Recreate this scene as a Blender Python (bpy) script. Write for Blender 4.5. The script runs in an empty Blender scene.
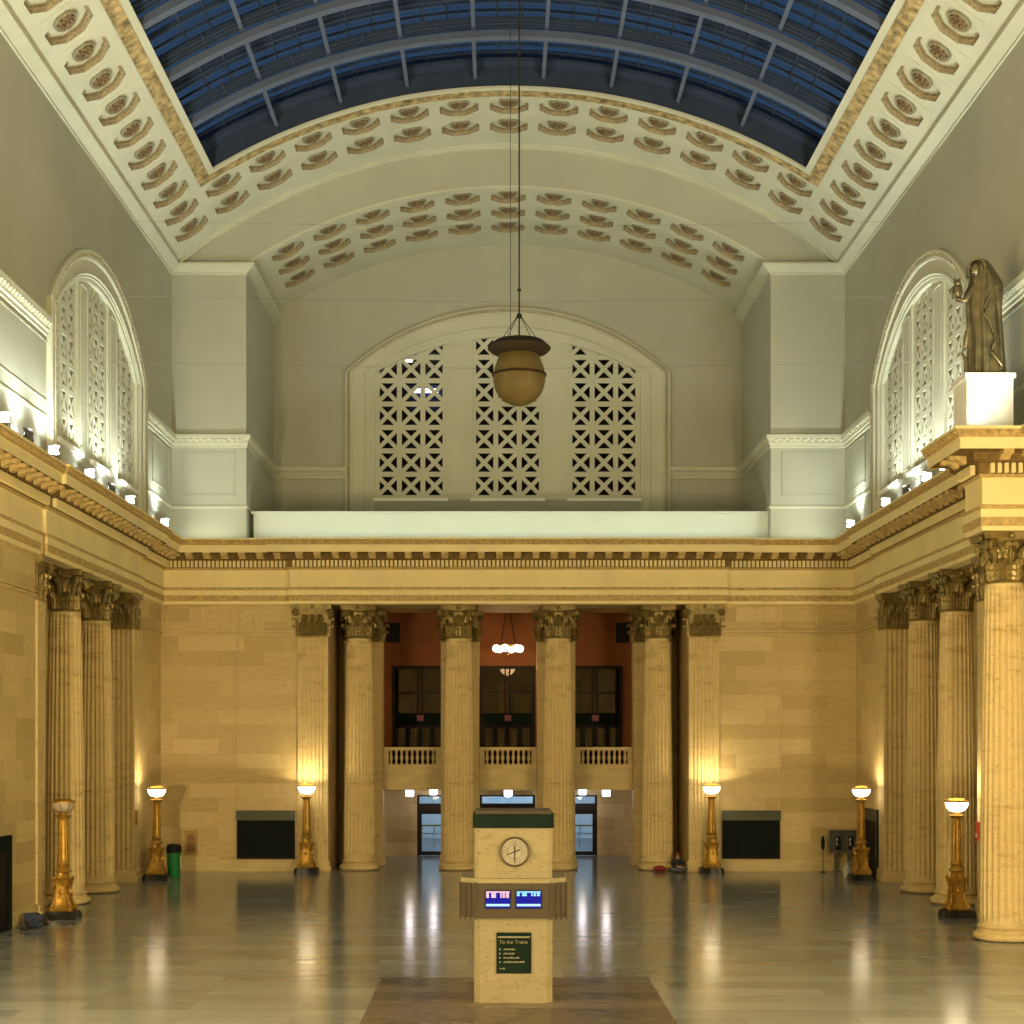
import bpy, math, random
from mathutils import Vector, Matrix
from mathutils.geometry import tessellate_polygon
random.seed(7)
PI = math.pi
sc = bpy.context.scene
COL = sc.collection

# ------------------------------------------------------------------ helpers
class MB:
    """collects polygons, then links them as ONE mesh object"""
    def __init__(s):
        s.v = []; s.f = []
    def add(s, vs, fs):
        b = len(s.v)
        s.v += [tuple(p) for p in vs]
        s.f += [tuple(b + i for i in f) for f in fs]
        return s
    def box(s, x0, x1, y0, y1, z0, z1):
        vs = [(x, y, z) for z in (z0, z1) for y in (y0, y1) for x in (x0, x1)]
        return s.add(vs, [(0, 2, 3, 1), (4, 5, 7, 6), (0, 1, 5, 4), (1, 3, 7, 5), (3, 2, 6, 7), (2, 0, 4, 6)])
    def obox(s, M, hx, hy, hz):
        vs = [M @ Vector((x, y, z)) for z in (-hz, hz) for y in (-hy, hy) for x in (-hx, hx)]
        return s.add(vs, [(0, 2, 3, 1), (4, 5, 7, 6), (0, 1, 5, 4), (1, 3, 7, 5), (3, 2, 6, 7), (2, 0, 4, 6)])
    def grid(s, rows, close_u=False, close_v=False):
        nr, nc = len(rows), len(rows[0])
        vs = [p for r in rows for p in r]
        fs = []
        for i in range(nr if close_v else nr - 1):
            for j in range(nc if close_u else nc - 1):
                a, b = i, (i + 1) % nr
                c, d = j, (j + 1) % nc
                fs.append((a * nc + c, a * nc + d, b * nc + d, b * nc + c))
        return s.add(vs, fs)
    def lathe(s, prof, n=24, cx=0, cy=0, cz=0, cap=True, sx=1, sy=1):
        rows = [[(cx + r * sx * math.cos(2 * PI * k / n), cy + r * sy * math.sin(2 * PI * k / n), cz + z) for k in range(n)] for r, z in prof]
        s.grid(rows, close_u=True)
        if cap:
            b = len(s.v) - n * len(prof)
            s.f.append(tuple(b + k for k in range(n - 1, -1, -1)))
            b = len(s.v) - n
            s.f.append(tuple(b + k for k in range(n)))
        return s
    def prism(s, poly, z0, z1, M=None):
        n = len(poly)
        vs = [Vector((x, y, z0)) for x, y in poly] + [Vector((x, y, z1)) for x, y in poly]
        if M: vs = [M @ p for p in vs]
        fs = [(i, (i + 1) % n, n + (i + 1) % n, n + i) for i in range(n)]
        fs += [tuple(range(n - 1, -1, -1)), tuple(range(n, 2 * n))]
        return s.add(vs, fs)
    def tube(s, pts, r, n=8):
        pts = [Vector(p) for p in pts]
        rows = []
        up = Vector((0, 0, 1))
        rr = r if isinstance(r, (list, tuple)) else [r] * len(pts)
        for i, p in enumerate(pts):
            d = (pts[min(i + 1, len(pts) - 1)] - pts[max(i - 1, 0)]).normalized()
            u = d.cross(up)
            if u.length < 1e-3: u = d.cross(Vector((1, 0, 0)))
            u.normalize(); w = d.cross(u)
            rows.append([p + rr[i] * (math.cos(2 * PI * k / n) * u + math.sin(2 * PI * k / n) * w) for k in range(n)])
        s.grid(rows, close_u=True)
        b = len(s.v) - n * len(rows)
        s.f.append(tuple(b + k for k in range(n)))
        b = len(s.v) - n
        s.f.append(tuple(b + k for k in range(n)))
        return s
    def ball(s, c, rx, ry=None, rz=None, n=16, m=10):
        ry = ry or rx; rz = rz or rx
        rows = []
        for i in range(m + 1):
            a = PI * (i / m) if 0 < i < m else (0.001 if i == 0 else PI - 0.001)
            rows.append([(c[0] + rx * math.sin(a) * math.cos(2 * PI * k / n), c[1] + ry * math.sin(a) * math.sin(2 * PI * k / n), c[2] - rz * math.cos(a)) for k in range(n)])
        return s.grid(rows, close_u=True)
    def faces2d(s, outer, holes, fn):
        """flat polygon with holes, mapped to 3D by fn(u, v)"""
        loops = [[Vector((u, v, 0)) for u, v in outer]] + [[Vector((u, v, 0)) for u, v in h] for h in holes]
        tris = tessellate_polygon(loops)
        pts = [p for l in loops for p in l]
        return s.add([fn(p.x, p.y) for p in pts], [tuple(t) for t in tris])
    def build(s, name, mat, parent=None, smooth=True, angle=0.6):
        me = bpy.data.meshes.new(name)
        me.from_pydata(s.v, [], s.f)
        me.update()
        if smooth:
            me.shade_smooth()
            me.set_sharp_from_angle(angle=angle)
        o = bpy.data.objects.new(name, me)
        if mat: me.materials.append(mat)
        COL.objects.link(o)
        if parent: o.parent = parent
        return o

def part(name, data, parent):
    o = bpy.data.objects.new(name, data); COL.objects.link(o); o.parent = parent
    return o

def empty(name, loc=(0, 0, 0), rz=0):
    o = bpy.data.objects.new(name, None); COL.objects.link(o)
    o.location = loc; o.rotation_euler = (0, 0, rz); o.empty_display_size = .2
    return o

def tag(o, label, cat, group=None, kind='thing'):
    o['label'] = label; o['category'] = cat; o['kind'] = kind
    if group: o['group'] = group
    return o

def struct(o, label=None, cat=None):
    o['kind'] = 'structure'
    if label: o['label'] = label
    if cat: o['category'] = cat
    return o

def copy_tree(o, parent=None):
    c = o.copy(); COL.objects.link(c)
    if parent: c.parent = parent
    for ch in list(o.children): copy_tree(ch, c)
    return c

ORD = ['first', 'second', 'third', 'fourth', 'fifth', 'sixth', 'seventh', 'eighth', 'ninth', 'tenth', 'eleventh', 'twelfth', 'thirteenth', 'fourteenth', 'fifteenth']

# ------------------------------------------------------------------ materials
def new_mat(name):
    m = bpy.data.materials.new(name); m.use_nodes = True
    nt = m.node_tree
    return m, nt, nt.nodes['Principled BSDF']

def N(nt, t, **kw):
    n = nt.nodes.new(t)
    for k, v in kw.items():
        if k.startswith('i_'): n.inputs[k[2:].replace('_', ' ')].default_value = v
        else: setattr(n, k, v)
    return n

def rgba(c): return (c[0], c[1], c[2], 1)

def srgb(r, g, b):
    f = lambda c: (c / 255 / 12.92) if c / 255 <= .04045 else ((c / 255 + .055) / 1.055) ** 2.4
    return (f(r), f(g), f(b))

def mat_plain(name, col, rough=.6, metal=0, var=.12, scale=1.5, bump=0, spec=.4, emit=None, es=0, stretch=(1, 1, 1)):
    m, nt, p = new_mat(name)
    tc = N(nt, 'ShaderNodeTexCoord')
    mp = N(nt, 'ShaderNodeMapping'); mp.inputs['Scale'].default_value = stretch
    nt.links.new(tc.outputs['Object'], mp.inputs['Vector'])
    no = N(nt, 'ShaderNodeTexNoise'); no.inputs['Scale'].default_value = scale; no.inputs['Detail'].default_value = 4
    nt.links.new(mp.outputs[0], no.inputs['Vector'])
    cr = N(nt, 'ShaderNodeValToRGB')
    cr.color_ramp.elements[0].position = .3; cr.color_ramp.elements[1].position = .7
    cr.color_ramp.elements[0].color = rgba([c * (1 - var) for c in col])
    cr.color_ramp.elements[1].color = rgba([min(1, c * (1 + var)) for c in col])
    nt.links.new(no.outputs['Fac'], cr.inputs[0])
    nt.links.new(cr.outputs[0], p.inputs['Base Color'])
    p.inputs['Roughness'].default_value = rough
    p.inputs['Metallic'].default_value = metal
    p.inputs['Specular IOR Level'].default_value = spec
    if bump:
        b = N(nt, 'ShaderNodeBump'); b.inputs['Strength'].default_value = bump; b.inputs['Distance'].default_value = .02
        nt.links.new(no.outputs['Fac'], b.inputs['Height']); nt.links.new(b.outputs[0], p.inputs['Normal'])
    if emit:
        p.inputs['Emission Color'].default_value = rgba(emit); p.inputs['Emission Strength'].default_value = es
    return m

def mat_ashlar(name, axis, c1, c2, bw=2.05, rh=.66, mortar=.008, joint=.84, rough=.55):
    """courses of stone blocks with bedded veins; axis = horizontal axis of the wall"""
    m, nt, p = new_mat(name)
    tc = N(nt, 'ShaderNodeTexCoord')
    sp = N(nt, 'ShaderNodeSeparateXYZ'); nt.links.new(tc.outputs['Object'], sp.inputs[0])
    cb = N(nt, 'ShaderNodeCombineXYZ')
    nt.links.new(sp.outputs[axis], cb.inputs[0]); nt.links.new(sp.outputs['Z'], cb.inputs[1])
    br = N(nt, 'ShaderNodeTexBrick'); br.offset = .37; br.squash = 1.45; br.squash_frequency = 3
    br.inputs['Scale'].default_value = 1; br.inputs['Brick Width'].default_value = bw; br.inputs['Row Height'].default_value = rh
    br.inputs['Mortar Size'].default_value = mortar; br.inputs['Mortar Smooth'].default_value = .3; br.inputs['Bias'].default_value = 0
    br.inputs['Color1'].default_value = rgba(c1); br.inputs['Color2'].default_value = rgba(c2)
    br.inputs['Mortar'].default_value = rgba([c * joint for c in c1])
    nt.links.new(cb.outputs[0], br.inputs['Vector'])
    mp = N(nt, 'ShaderNodeMapping'); mp.inputs['Scale'].default_value = (.8, 2.0, 1)
    nt.links.new(cb.outputs[0], mp.inputs['Vector'])
    no = N(nt, 'ShaderNodeTexNoise'); no.inputs['Scale'].default_value = 3.2; no.inputs['Detail'].default_value = 9; no.inputs['Roughness'].default_value = .72
    nt.links.new(mp.outputs[0], no.inputs['Vector'])
    cr = N(nt, 'ShaderNodeValToRGB')
    cr.color_ramp.elements[0].position = .3; cr.color_ramp.elements[1].position = .72
    cr.color_ramp.elements[0].color = (.86, .83, .78, 1); cr.color_ramp.elements[1].color = (1.08, 1.08, 1.08, 1)
    nt.links.new(no.outputs['Fac'], cr.inputs[0])
    mx = N(nt, 'ShaderNodeMix', data_type='RGBA', blend_type='MULTIPLY'); mx.inputs[0].default_value = 1
    nt.links.new(br.outputs['Color'], mx.inputs[6]); nt.links.new(cr.outputs[0], mx.inputs[7])
    nt.links.new(mx.outputs[2], p.inputs['Base Color'])
    p.inputs['Roughness'].default_value = rough; p.inputs['Specular IOR Level'].default_value = .35
    b = N(nt, 'ShaderNodeBump'); b.inputs['Strength'].default_value = .35; b.inputs['Distance'].default_value = .02; b.invert = True
    nt.links.new(br.outputs['Fac'], b.inputs['Height']); nt.links.new(b.outputs[0], p.inputs['Normal'])
    return m

def mat_floor(name, c1, c2, bw, rh, rough, joint=.7, stripe=.25):
    m, nt, p = new_mat(name)
    tc = N(nt, 'ShaderNodeTexCoord')
    br = N(nt, 'ShaderNodeTexBrick'); br.offset = .5
    br.inputs['Scale'].default_value = 1; br.inputs['Brick Width'].default_value = bw; br.inputs['Row Height'].default_value = rh
    br.inputs['Mortar Size'].default_value = .008; br.inputs['Mortar Smooth'].default_value = .2
    br.inputs['Color1'].default_value = rgba(c1); br.inputs['Color2'].default_value = rgba(c2); br.inputs['Mortar'].default_value = rgba([c * joint for c in c1])
    nt.links.new(tc.outputs['Object'], br.inputs['Vector'])
    mp = N(nt, 'ShaderNodeMapping'); mp.inputs['Scale'].default_value = (.5, 2.2, 1)
    nt.links.new(tc.outputs['Object'], mp.inputs['Vector'])
    no = N(nt, 'ShaderNodeTexNoise'); no.inputs['Scale'].default_value = 1.3; no.inputs['Detail'].default_value = 6
    nt.links.new(mp.outputs[0], no.inputs['Vector'])
    cr = N(nt, 'ShaderNodeValToRGB')
    cr.color_ramp.elements[0].position = .3; cr.color_ramp.elements[1].position = .7
    cr.color_ramp.elements[0].color = rgba([1 - stripe] * 3); cr.color_ramp.elements[1].color = rgba([1 + stripe * .4] * 3)
    nt.links.new(no.outputs['Fac'], cr.inputs[0])
    mx = N(nt, 'ShaderNodeMix', data_type='RGBA', blend_type='MULTIPLY'); mx.inputs[0].default_value = 1
    nt.links.new(br.outputs['Color'], mx.inputs[6]); nt.links.new(cr.outputs[0], mx.inputs[7])
    nt.links.new(mx.outputs[2], p.inputs['Base Color'])
    rr = N(nt, 'ShaderNodeMapRange'); rr.inputs['To Min'].default_value = rough * .7; rr.inputs['To Max'].default_value = rough * 1.5
    nt.links.new(no.outputs['Fac'], rr.inputs['Value']); nt.links.new(rr.outputs[0], p.inputs['Roughness'])
    p.inputs['Specular IOR Level'].default_value = .24
    n2 = N(nt, 'ShaderNodeTexNoise'); n2.inputs['Scale'].default_value = 2.2; n2.inputs['Detail'].default_value = 2
    nt.links.new(tc.outputs['Object'], n2.inputs['Vector'])
    b = N(nt, 'ShaderNodeBump'); b.inputs['Strength'].default_value = .05; b.inputs['Distance'].default_value = .02
    nt.links.new(n2.outputs['Fac'], b.inputs['Height']); nt.links.new(b.outputs[0], p.inputs['Normal'])
    return m

def mat_travertine(name, c, rough=.6):
    m, nt, p = new_mat(name)
    tc = N(nt, 'ShaderNodeTexCoord')
    mp = N(nt, 'ShaderNodeMapping'); mp.inputs['Scale'].default_value = (.8, .8, 2.4)
    nt.links.new(tc.outputs['Object'], mp.inputs['Vector'])
    no = N(nt, 'ShaderNodeTexNoise'); no.inputs['Scale'].default_value = 1.4; no.inputs['Detail'].default_value = 8; no.inputs['Roughness'].default_value = .7
    nt.links.new(mp.outputs[0], no.inputs['Vector'])
    cr = N(nt, 'ShaderNodeValToRGB')
    e = cr.color_ramp.elements
    e[0].position = .28; e[0].color = rgba([c[0] * .62, c[1] * .56, c[2] * .48])
    e[1].position = .75; e[1].color = rgba([min(1, k * 1.12) for k in c])
    k = e.new(.45); k.color = rgba(c)
    nt.links.new(no.outputs['Fac'], cr.inputs[0])
    vo = N(nt, 'ShaderNodeTexNoise'); vo.inputs['Scale'].default_value = 9; vo.inputs['Detail'].default_value = 3
    nt.links.new(mp.outputs[0], vo.inputs['Vector'])
    c2 = N(nt, 'ShaderNodeValToRGB'); c2.color_ramp.elements[0].position = .28; c2.color_ramp.elements[1].position = .4
    c2.color_ramp.elements[0].color = (.55, .48, .38, 1); c2.color_ramp.elements[1].color = (1, 1, 1, 1)
    nt.links.new(vo.outputs['Fac'], c2.inputs[0])
    mx = N(nt, 'ShaderNodeMix', data_type='RGBA', blend_type='MULTIPLY'); mx.inputs[0].default_value = .8
    nt.links.new(cr.outputs[0], mx.inputs[6]); nt.links.new(c2.outputs[0], mx.inputs[7])
    nt.links.new(mx.outputs[2], p.inputs['Base Color'])
    p.inputs['Roughness'].default_value = rough; p.inputs['Specular IOR Level'].default_value = .35
    return m

def mat_emit(name, col, s):
    m, nt, p = new_mat(name)
    p.inputs['Base Color'].default_value = rgba([c * .05 for c in col])
    p.inputs['Emission Color'].default_value = rgba(col); p.inputs['Emission Strength'].default_value = s
    p.inputs['Roughness'].default_value = .5; p.inputs['Specular IOR Level'].default_value = .05
    return m

def mat_glass(name, tint, gloss=.12, rough=.02):
    """thin pane: mostly see-through with a weak mirror"""
    m, nt, p = new_mat(name)
    out = nt.nodes['Material Output']; nt.nodes.remove(p)
    t = N(nt, 'ShaderNodeBsdfTransparent'); t.inputs[0].default_value = rgba(tint)
    g = N(nt, 'ShaderNodeBsdfGlossy'); g.inputs['Roughness'].default_value = rough; g.inputs[0].default_value = (.9, .9, .9, 1)
    x = N(nt, 'ShaderNodeMixShader'); x.inputs[0].default_value = gloss
    nt.links.new(t.outputs[0], x.inputs[1]); nt.links.new(g.outputs[0], x.inputs[2]); nt.links.new(x.outputs[0], out.inputs[0])
    return m

ST1, ST2 = (.67, .545, .285), (.50, .39, .18)
M_ASH_X = mat_ashlar('limestone_ashlar_x', 'X', ST1, ST2)
M_ASH_Y = mat_ashlar('limestone_ashlar_y', 'Y', ST1, ST2)
M_STONE = mat_plain('limestone_plain', (.60, .49, .25), .6, var=.12, scale=1.2, stretch=(1, 1, 2))
M_COL = mat_travertine('travertine_fluted', (.64, .515, .26))
M_PLASTER = mat_plain('cream_plaster', (.425, .435, .352), .8, var=.05, scale=.35, spec=.2)
M_PLASTER2 = mat_plain('cream_plaster_vault', (.555, .56, .44), .8, var=.05, scale=.5, spec=.2)
M_PANEL = mat_plain('pale_parapet_paint', (.56, .61, .53), .7, var=.04, scale=.4, spec=.3)
M_ENT = mat_plain('ochre_cornice_paint', (.85, .75, .42), .7, var=.07, scale=.6, spec=.25)
M_CARVE = mat_plain('carved_band_umber', (.50, .375, .165), .75, var=.3, scale=7, spec=.2, bump=.6)
M_MODIL = mat_plain('modillion_gilt', (.56, .43, .19), .7, var=.25, scale=5, spec=.2)
M_SOFFIT = mat_plain('cornice_recess_shade', (.20, .135, .05), .8, var=.25, scale=5, spec=.1)  # dark tone stands in for the shade between dentils and modillions
M_CAP = mat_plain('capital_tarnished_gilt', (.24, .185, .068), .36, metal=.3, var=.3, scale=4, spec=.4)
M_COFFER = mat_plain('coffer_moulding_tan', (.33, .27, .16), .75, var=.3, scale=9, spec=.2)
M_DISH = mat_plain('coffer_dish_olive', (.30, .285, .20), .8, var=.15, scale=6, spec=.2)
M_ROSE = mat_plain('rosette_brown', (.19, .135, .075), .7, var=.3, scale=8, spec=.3)
M_FRIEZE = mat_plain('guilloche_gilt', (.36, .27, .13), .75, var=.6, scale=3.5, spec=.2, bump=.8)
M_STEEL = mat_plain('skylight_steel_grey', (.095, .12, .19), .5, var=.08, scale=1, spec=.4)
M_STEELD = mat_plain('skylight_steel_dark', (.028, .046, .085), .5, var=.1, scale=1, spec=.4)
M_WELL = mat_plain('skylight_well_navy', (.030, .045, .082), .6, var=.1, scale=.8, spec=.3)
M_SKYGLASS = mat_glass('skylight_glass', (.80, .9, 1), .06, .1)
M_TERRA = mat_plain('terracotta_paint', (.25, .095, .03), .7, var=.12, scale=.8, spec=.25)
M_DARKB = mat_plain('dark_brown_stone', (.50, .37, .18), .7, var=.15, scale=.8)
M_GOLD = mat_plain('gilded_bronze', (.43, .255, .045), .42, metal=.55, var=.25, scale=6, bump=.3)
M_PLINTH = mat_plain('black_marble', (.022, .022, .024), .25, var=.4, scale=4)
M_BRONZE = mat_plain('statue_bronze', (.155, .13, .07), .34, metal=.7, var=.4, scale=3, bump=.2)
M_WHITE = mat_plain('white_painted_stone', (.85, .85, .80), .6, var=.03, scale=1)
M_BLACK = mat_plain('black_metal', (.012, .012, .014), .6, var=.2, scale=4, spec=.15)
M_GREYM = mat_plain('grey_metal', (.15, .15, .15), .45, metal=.3, var=.2, scale=4)
M_DGREEN = mat_plain('dark_green_paint', (.006, .0145, .0115), .7, var=.2, scale=2, spec=.06)
M_DDOOR = mat_plain('dark_door_bronze', (.016, .011, .009), .55, var=.2, scale=2, spec=.15)
M_DGLASS = mat_glass('dark_window_glass', (.27, .24, .21), .03, .02)
M_CGLASS = mat_glass('clear_door_glass', (.93, .96, 1), .05, .02)
M_LAMPON = mat_emit('lit_lamp_glass', (1, .82, .52), 9)
M_LAMPOFF = mat_plain('unlit_lamp_glass', (.55, .50, .40), .3, var=.2, scale=9, spec=.6)
M_LANTERN = mat_emit('lit_lantern_glass', (.72, .74, 1), 11)
M_GLOBE = mat_emit('lit_globe', (1, .80, .55), 4)
M_FLOOD = mat_emit('lit_floodlight_lens', (.93, .97, 1), 40)
M_TUBE = mat_emit('lit_fluorescent_tube', (.95, .97, 1), 9)
M_FLOOR = mat_floor('pale_marble_tiles', (.275, .315, .34), (.18, .206, .222), 2.4, 1.0, .14, stripe=.10)
M_INLAY = mat_floor('brown_marble_tiles', (.17, .142, .12), (.05, .042, .037), 2.2, 1.1, .26, joint=.5, stripe=.12)
M_KIOSK = mat_travertine('kiosk_travertine', (.225, .205, .125), .5)
M_BEAD = mat_plain('bead_tan', (.40, .37, .25), .75)
M_KMETAL = mat_plain('kiosk_bronze_panel', (.045, .036, .023), .55, metal=.1, var=.12, scale=2)
M_VOID = mat_plain('dark_room_shade', (.035, .030, .024), .9, var=.2, scale=1)  # near-black colour stands in for the darkness of the unlit rooms
# ------------------------------------------------------------------ the setting
D = 72.0; WX = 15.65; UX = 15.15; YB = -8.0
ZA = 12.0           # underside of the entablature
ZL = 14.84           # top of the cornice ledge
VR, VZ = 23.6, 9.0   # main vault
AR, AZ, AXH, AD = 21.9, 8.9, 11.8, 80.5   # alcove vault, half width, back

# --- floor
o = MB().add([(-19, YB, 0), (19, YB, 0), (19, 84, 0), (-19, 84, 0)], [(0, 1, 2, 3)]).build('floor', M_FLOOR, smooth=False)
struct(o, 'polished pale marble floor of the hall', 'floor')
o = MB().box(-3.3, 3.3, 33.2, 39.8, 0, .003).build('floor.001', M_INLAY, smooth=False)
struct(o, 'square of brown marble tiles set in the floor under the kiosk', 'floor')

# --- lower walls: two bands, a thin string course between, plinth below
def wallbox_x(name, spans, y0, y1, mat, label):
    m = MB()
    for x0, x1, z0, z1 in spans: m.box(x0, x1, y0, y1, z0, z1)
    return struct(m.build(name, mat, smooth=False), label, 'wall')
RH = 8.1
o = wallbox_x('wall_back', [(-WX - 2.5, -RH, 0, ZA), (RH, WX + 2.5, 0, ZA)], D, D + 1.2, M_ASH_X, 'golden limestone back wall of the hall')
o = wallbox_x('wall_back_recess', [(-9.3, -RH - .001, 0, ZA), (RH + .001, 9.3, 0, ZA)], D + 1.2, 82.2, M_DARKB, 'brown stone sides of the column recess')
PY0, PY1 = 52.55, 67.45          # side recess
for s, nm in ((-1, 'left'), (1, 'right')):
    m = MB()
    a, b = sorted((s * WX, s * (WX + 2.6)))
    m.box(a, b, YB, PY0, 0, ZA); m.box(a, b, PY1, D, 0, ZA)
    a2, b2 = sorted((s * 17.9, s * 18.25))
    m.box(a2, b2, PY0, PY1, 0, ZA)
    struct(m.build('wall_' + nm, M_ASH_Y, smooth=False), 'golden limestone %s side wall with column recess' % nm, 'wall')
    m = MB(); a, b = sorted((s * (WX - .10), s * WX))
    m.box(a, b, 49.75, PY0, 0, .5); m.box(a, b, YB, 47.6, 0, .5); m.box(a, b, PY1, 67.5, 0, .5); m.box(a, b, 69.95, D - .1, 0, .5)
    struct(m.build('baseboard_' + nm, M_STONE, smooth=False), 'low stone plinth along the %s wall' % nm, 'baseboard')
    m = MB(); a, b = sorted((s * (WX - .07), s * WX))
    for z in (10.62, 10.74): m.box(a, b, YB, PY0, z, z + .06); m.box(a, b, PY1, D, z, z + .06)
    struct(m.build('trim_course_' + nm, M_STONE, smooth=False), 'thin string course below the cornice on the %s wall' % nm, 'trim')
m = MB(); m.box(-WX + .1, -9.45, D - .10, D, 0, .5); m.box(9.45, WX - .1, D - .10, D, 0, .5)
struct(m.build('baseboard_back', M_STONE, smooth=False), 'low stone plinth along the back wall', 'baseboard')
m = MB()
for z in (10.62, 10.74):
    m.box(-WX, -9.6, D - .07, D, z, z + .06); m.box(9.6, WX, D - .07, D, z, z + .06)
for s in (-1, 1):
    for x0, x1 in ((9.75, 11.2), (11.45, 12.1), (12.5, 13.9), (14.1, 15.4)):
        a, b = sorted((s * x0, s * x1))
        m.box(a, b, D - .03, D, 11.0, 11.05); m.box(a, b, D - .03, D, 11.85, 11.9)
        m.box(a, a + .05, D - .03, D, 11.0, 11.9); m.box(b - .05, b, D - .03, D, 11.0, 11.9)
for s in (-1, 1):
    a, b = sorted((s * 12.15, s * 12.2)); m.box(a, b, D - .03, D, .5, 12)
struct(m.build('trim_course_back', M_STONE, smooth=False), 'thin string course and panels below the cornice on the back wall', 'trim')
m = MB()
m.box(-9.3, 9.3, D - .1, 76.7, ZA + .002, ZA + .6)
for s in (-1, 1):
    a, b = sorted((s * 15.4, s * 18.2)); m.box(a, b, PY0, PY1, ZA + .02, ZA + .6)
struct(m.build('ceiling_recess', M_DARKB, smooth=False), 'brown soffits above the column recesses', 'ceiling')
o = MB().box(-19, 19, YB - .4, YB, 0, 33).build('wall_front', M_ASH_X, smooth=False); struct(o, 'limestone wall behind the viewpoint', 'wall')

# --- entablature, swept round the hall in three runs
PATH = [(-15.5, YB), (-15.5, 52.9), (-15.38, 52.9), (-15.38, 67.1), (-15.5, 67.1), (-15.5, 71.85), (-9.8, 71.85), (-9.8, 71.62), (9.8, 71.62), (9.8, 71.85), (15.5, 71.85),
        (15.5, 67.1), (15.38, 67.1), (15.38, 52.9), (15.5, 52.9), (15.5, 48.25), (13.65, 48.25), (13.65, 46.55), (15.5, 46.55), (15.5, YB)]
def miters(path):
    out = []
    n = len(path)
    for i in range(n):
        ns = []
        for a, b in ((i - 1, i), (i, i + 1)):
            if 0 <= a and b < n:
                dx, dy = path[b][0] - path[a][0], path[b][1] - path[a][1]; l = math.hypot(dx, dy)
                ns.append((dy / l, -dx / l))
        if len(ns) == 1: out.append(ns[0])
        else:
            k = 1 + ns[0][0] * ns[1][0] + ns[0][1] * ns[1][1]
            out.append(((ns[0][0] + ns[1][0]) / k, (ns[0][1] + ns[1][1]) / k))
    return out
def sweep(m, path, i0, i1, prof):
    mi = miters(path)
    rows = [[(path[i][0] + mi[i][0] * p, path[i][1] + mi[i][1] * p, z) for p, z in prof] for i in range(i0, i1 + 1)]
    m.grid(rows)
def along(m, path, i0, i1, pitch, fn, pad=.0):
    """calls fn(m, Matrix) at even pitch along each straight run; local x along, y outward"""
    for i in range(i0, i1):
        (ax, ay), (bx, by) = path[i], path[i + 1]
        l = math.hypot(bx - ax, by - ay)
        if l < .6: continue
        d = ((bx - ax) / l, (by - ay) / l); nrm = (d[1], -d[0])
        k = max(1, round((l - 2 * pad) / pitch))
        for q in range(k):
            t = pad + (l - 2 * pad) * (q + .5) / k
            M = Matrix(((d[0], nrm[0], 0, ax + d[0] * t), (d[1], nrm[1], 0, ay + d[1] * t), (0, 0, 1, 0), (0, 0, 0, 1)))
            fn(m, M)
P_MAIN = [(-.5, 12.0), (0, 12.0), (0, 12.10), (.03, 12.10), (.03, 12.13)]
P_MAIN2 = [(.03, 12.38), (.06, 12.40), (.06, 12.62)]
P_MAIN3 = [(.04, 12.74), (0, 12.75), (0, 13.50), (.05, 13.53)]
P_CARVE = [(.03, 12.13), (.05, 12.15), (.05, 12.36), (.03, 12.38)]
P_CARVE3 = [(.06, 12.62), (.09, 12.64), (.10, 12.72), (.04, 12.74)]
P_CARVE2 = [(.05, 13.53), (.11, 13.58), (.11, 13.63)]
P_DENT = [(.11, 13.63), (.16, 13.63), (.16, 13.93), (.30, 13.95), (.30, 13.99)]
P_MOD = [(.30, 13.99), (.36, 14.0), (.36, 14.22), (.88, 14.23)]
P_COR = [(.88, 14.23), (.90, 14.22), (.90, 14.50), (.94, 14.54)]
P_CROWN = [(.94, 14.54), (.96, 14.60), (1.0, 14.66), (1.03, 14.72), (1.06, 14.76)]
P_TOP = [(1.06, 14.76), (1.08, 14.78), (1.08, ZL), (-.4, ZL)]
def dentil(m, M): m.obox(M @ Matrix.Translation((0, .225, 13.78)), .058, .075, .14)
def modil(m, M):
    pr = [(0, 0), (.50, 0), (.50, -.10), (.42, -.15), (.32, -.12), (.2, -.16), (.1, -.24), (0, -.25)]
    R = Matrix(((0, 0, 1, 0), (1, 0, 0, .36), (0, 1, 0, 14.235), (0, 0, 0, 1)))
    m.prism(pr, -.15, .15, M @ R)
def egg(m, M): m.obox(M @ Matrix.Translation((0, 1.02, 14.66)) @ Matrix.Rotation(-.5, 4, 'X'), .05, .035, .055)
for nm, i0, i1, lab in (('trim_1', 0, 5, 'ochre classical cornice along the left wall'), ('trim_2', 5, 10, 'ochre classical cornice along the back wall'), ('trim_3', 10, 19, 'ochre classical cornice along the right wall')):
    m = MB()
    for P in (P_MAIN, P_MAIN2, P_MAIN3, P_COR, P_TOP): sweep(m, PATH, i0, i1, P)
    t = struct(m.build(nm, M_ENT, angle=.4), lab, 'cornice')
    m = MB()
    for P in (P_CARVE, P_CARVE2, P_CARVE3): sweep(m, PATH, i0, i1, P)
    m.build('carved_band', M_CARVE, t)
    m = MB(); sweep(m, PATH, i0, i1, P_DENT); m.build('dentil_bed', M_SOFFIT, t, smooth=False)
    m = MB(); along(m, PATH, i0, i1, .19, dentil, .12); m.build('dentil_course', M_ENT, t, smooth=False)
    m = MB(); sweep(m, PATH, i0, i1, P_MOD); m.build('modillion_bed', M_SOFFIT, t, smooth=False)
    m = MB(); along(m, PATH, i0, i1, .815, modil, .1); m.build('modillion_course', M_MODIL, t, smooth=False)
    m = MB(); sweep(m, PATH, i0, i1, P_CROWN); along(m, PATH, i0, i1, .17, egg, -.9); m.build('crown_carving', M_CARVE, t, smooth=False)
m = MB().box(13.75, 15.55, 46.65, 48.15, ZA + .005, 14.7); m.box(12.85, 15.16, 45.8, 49.0, 14.70, 14.83)
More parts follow.
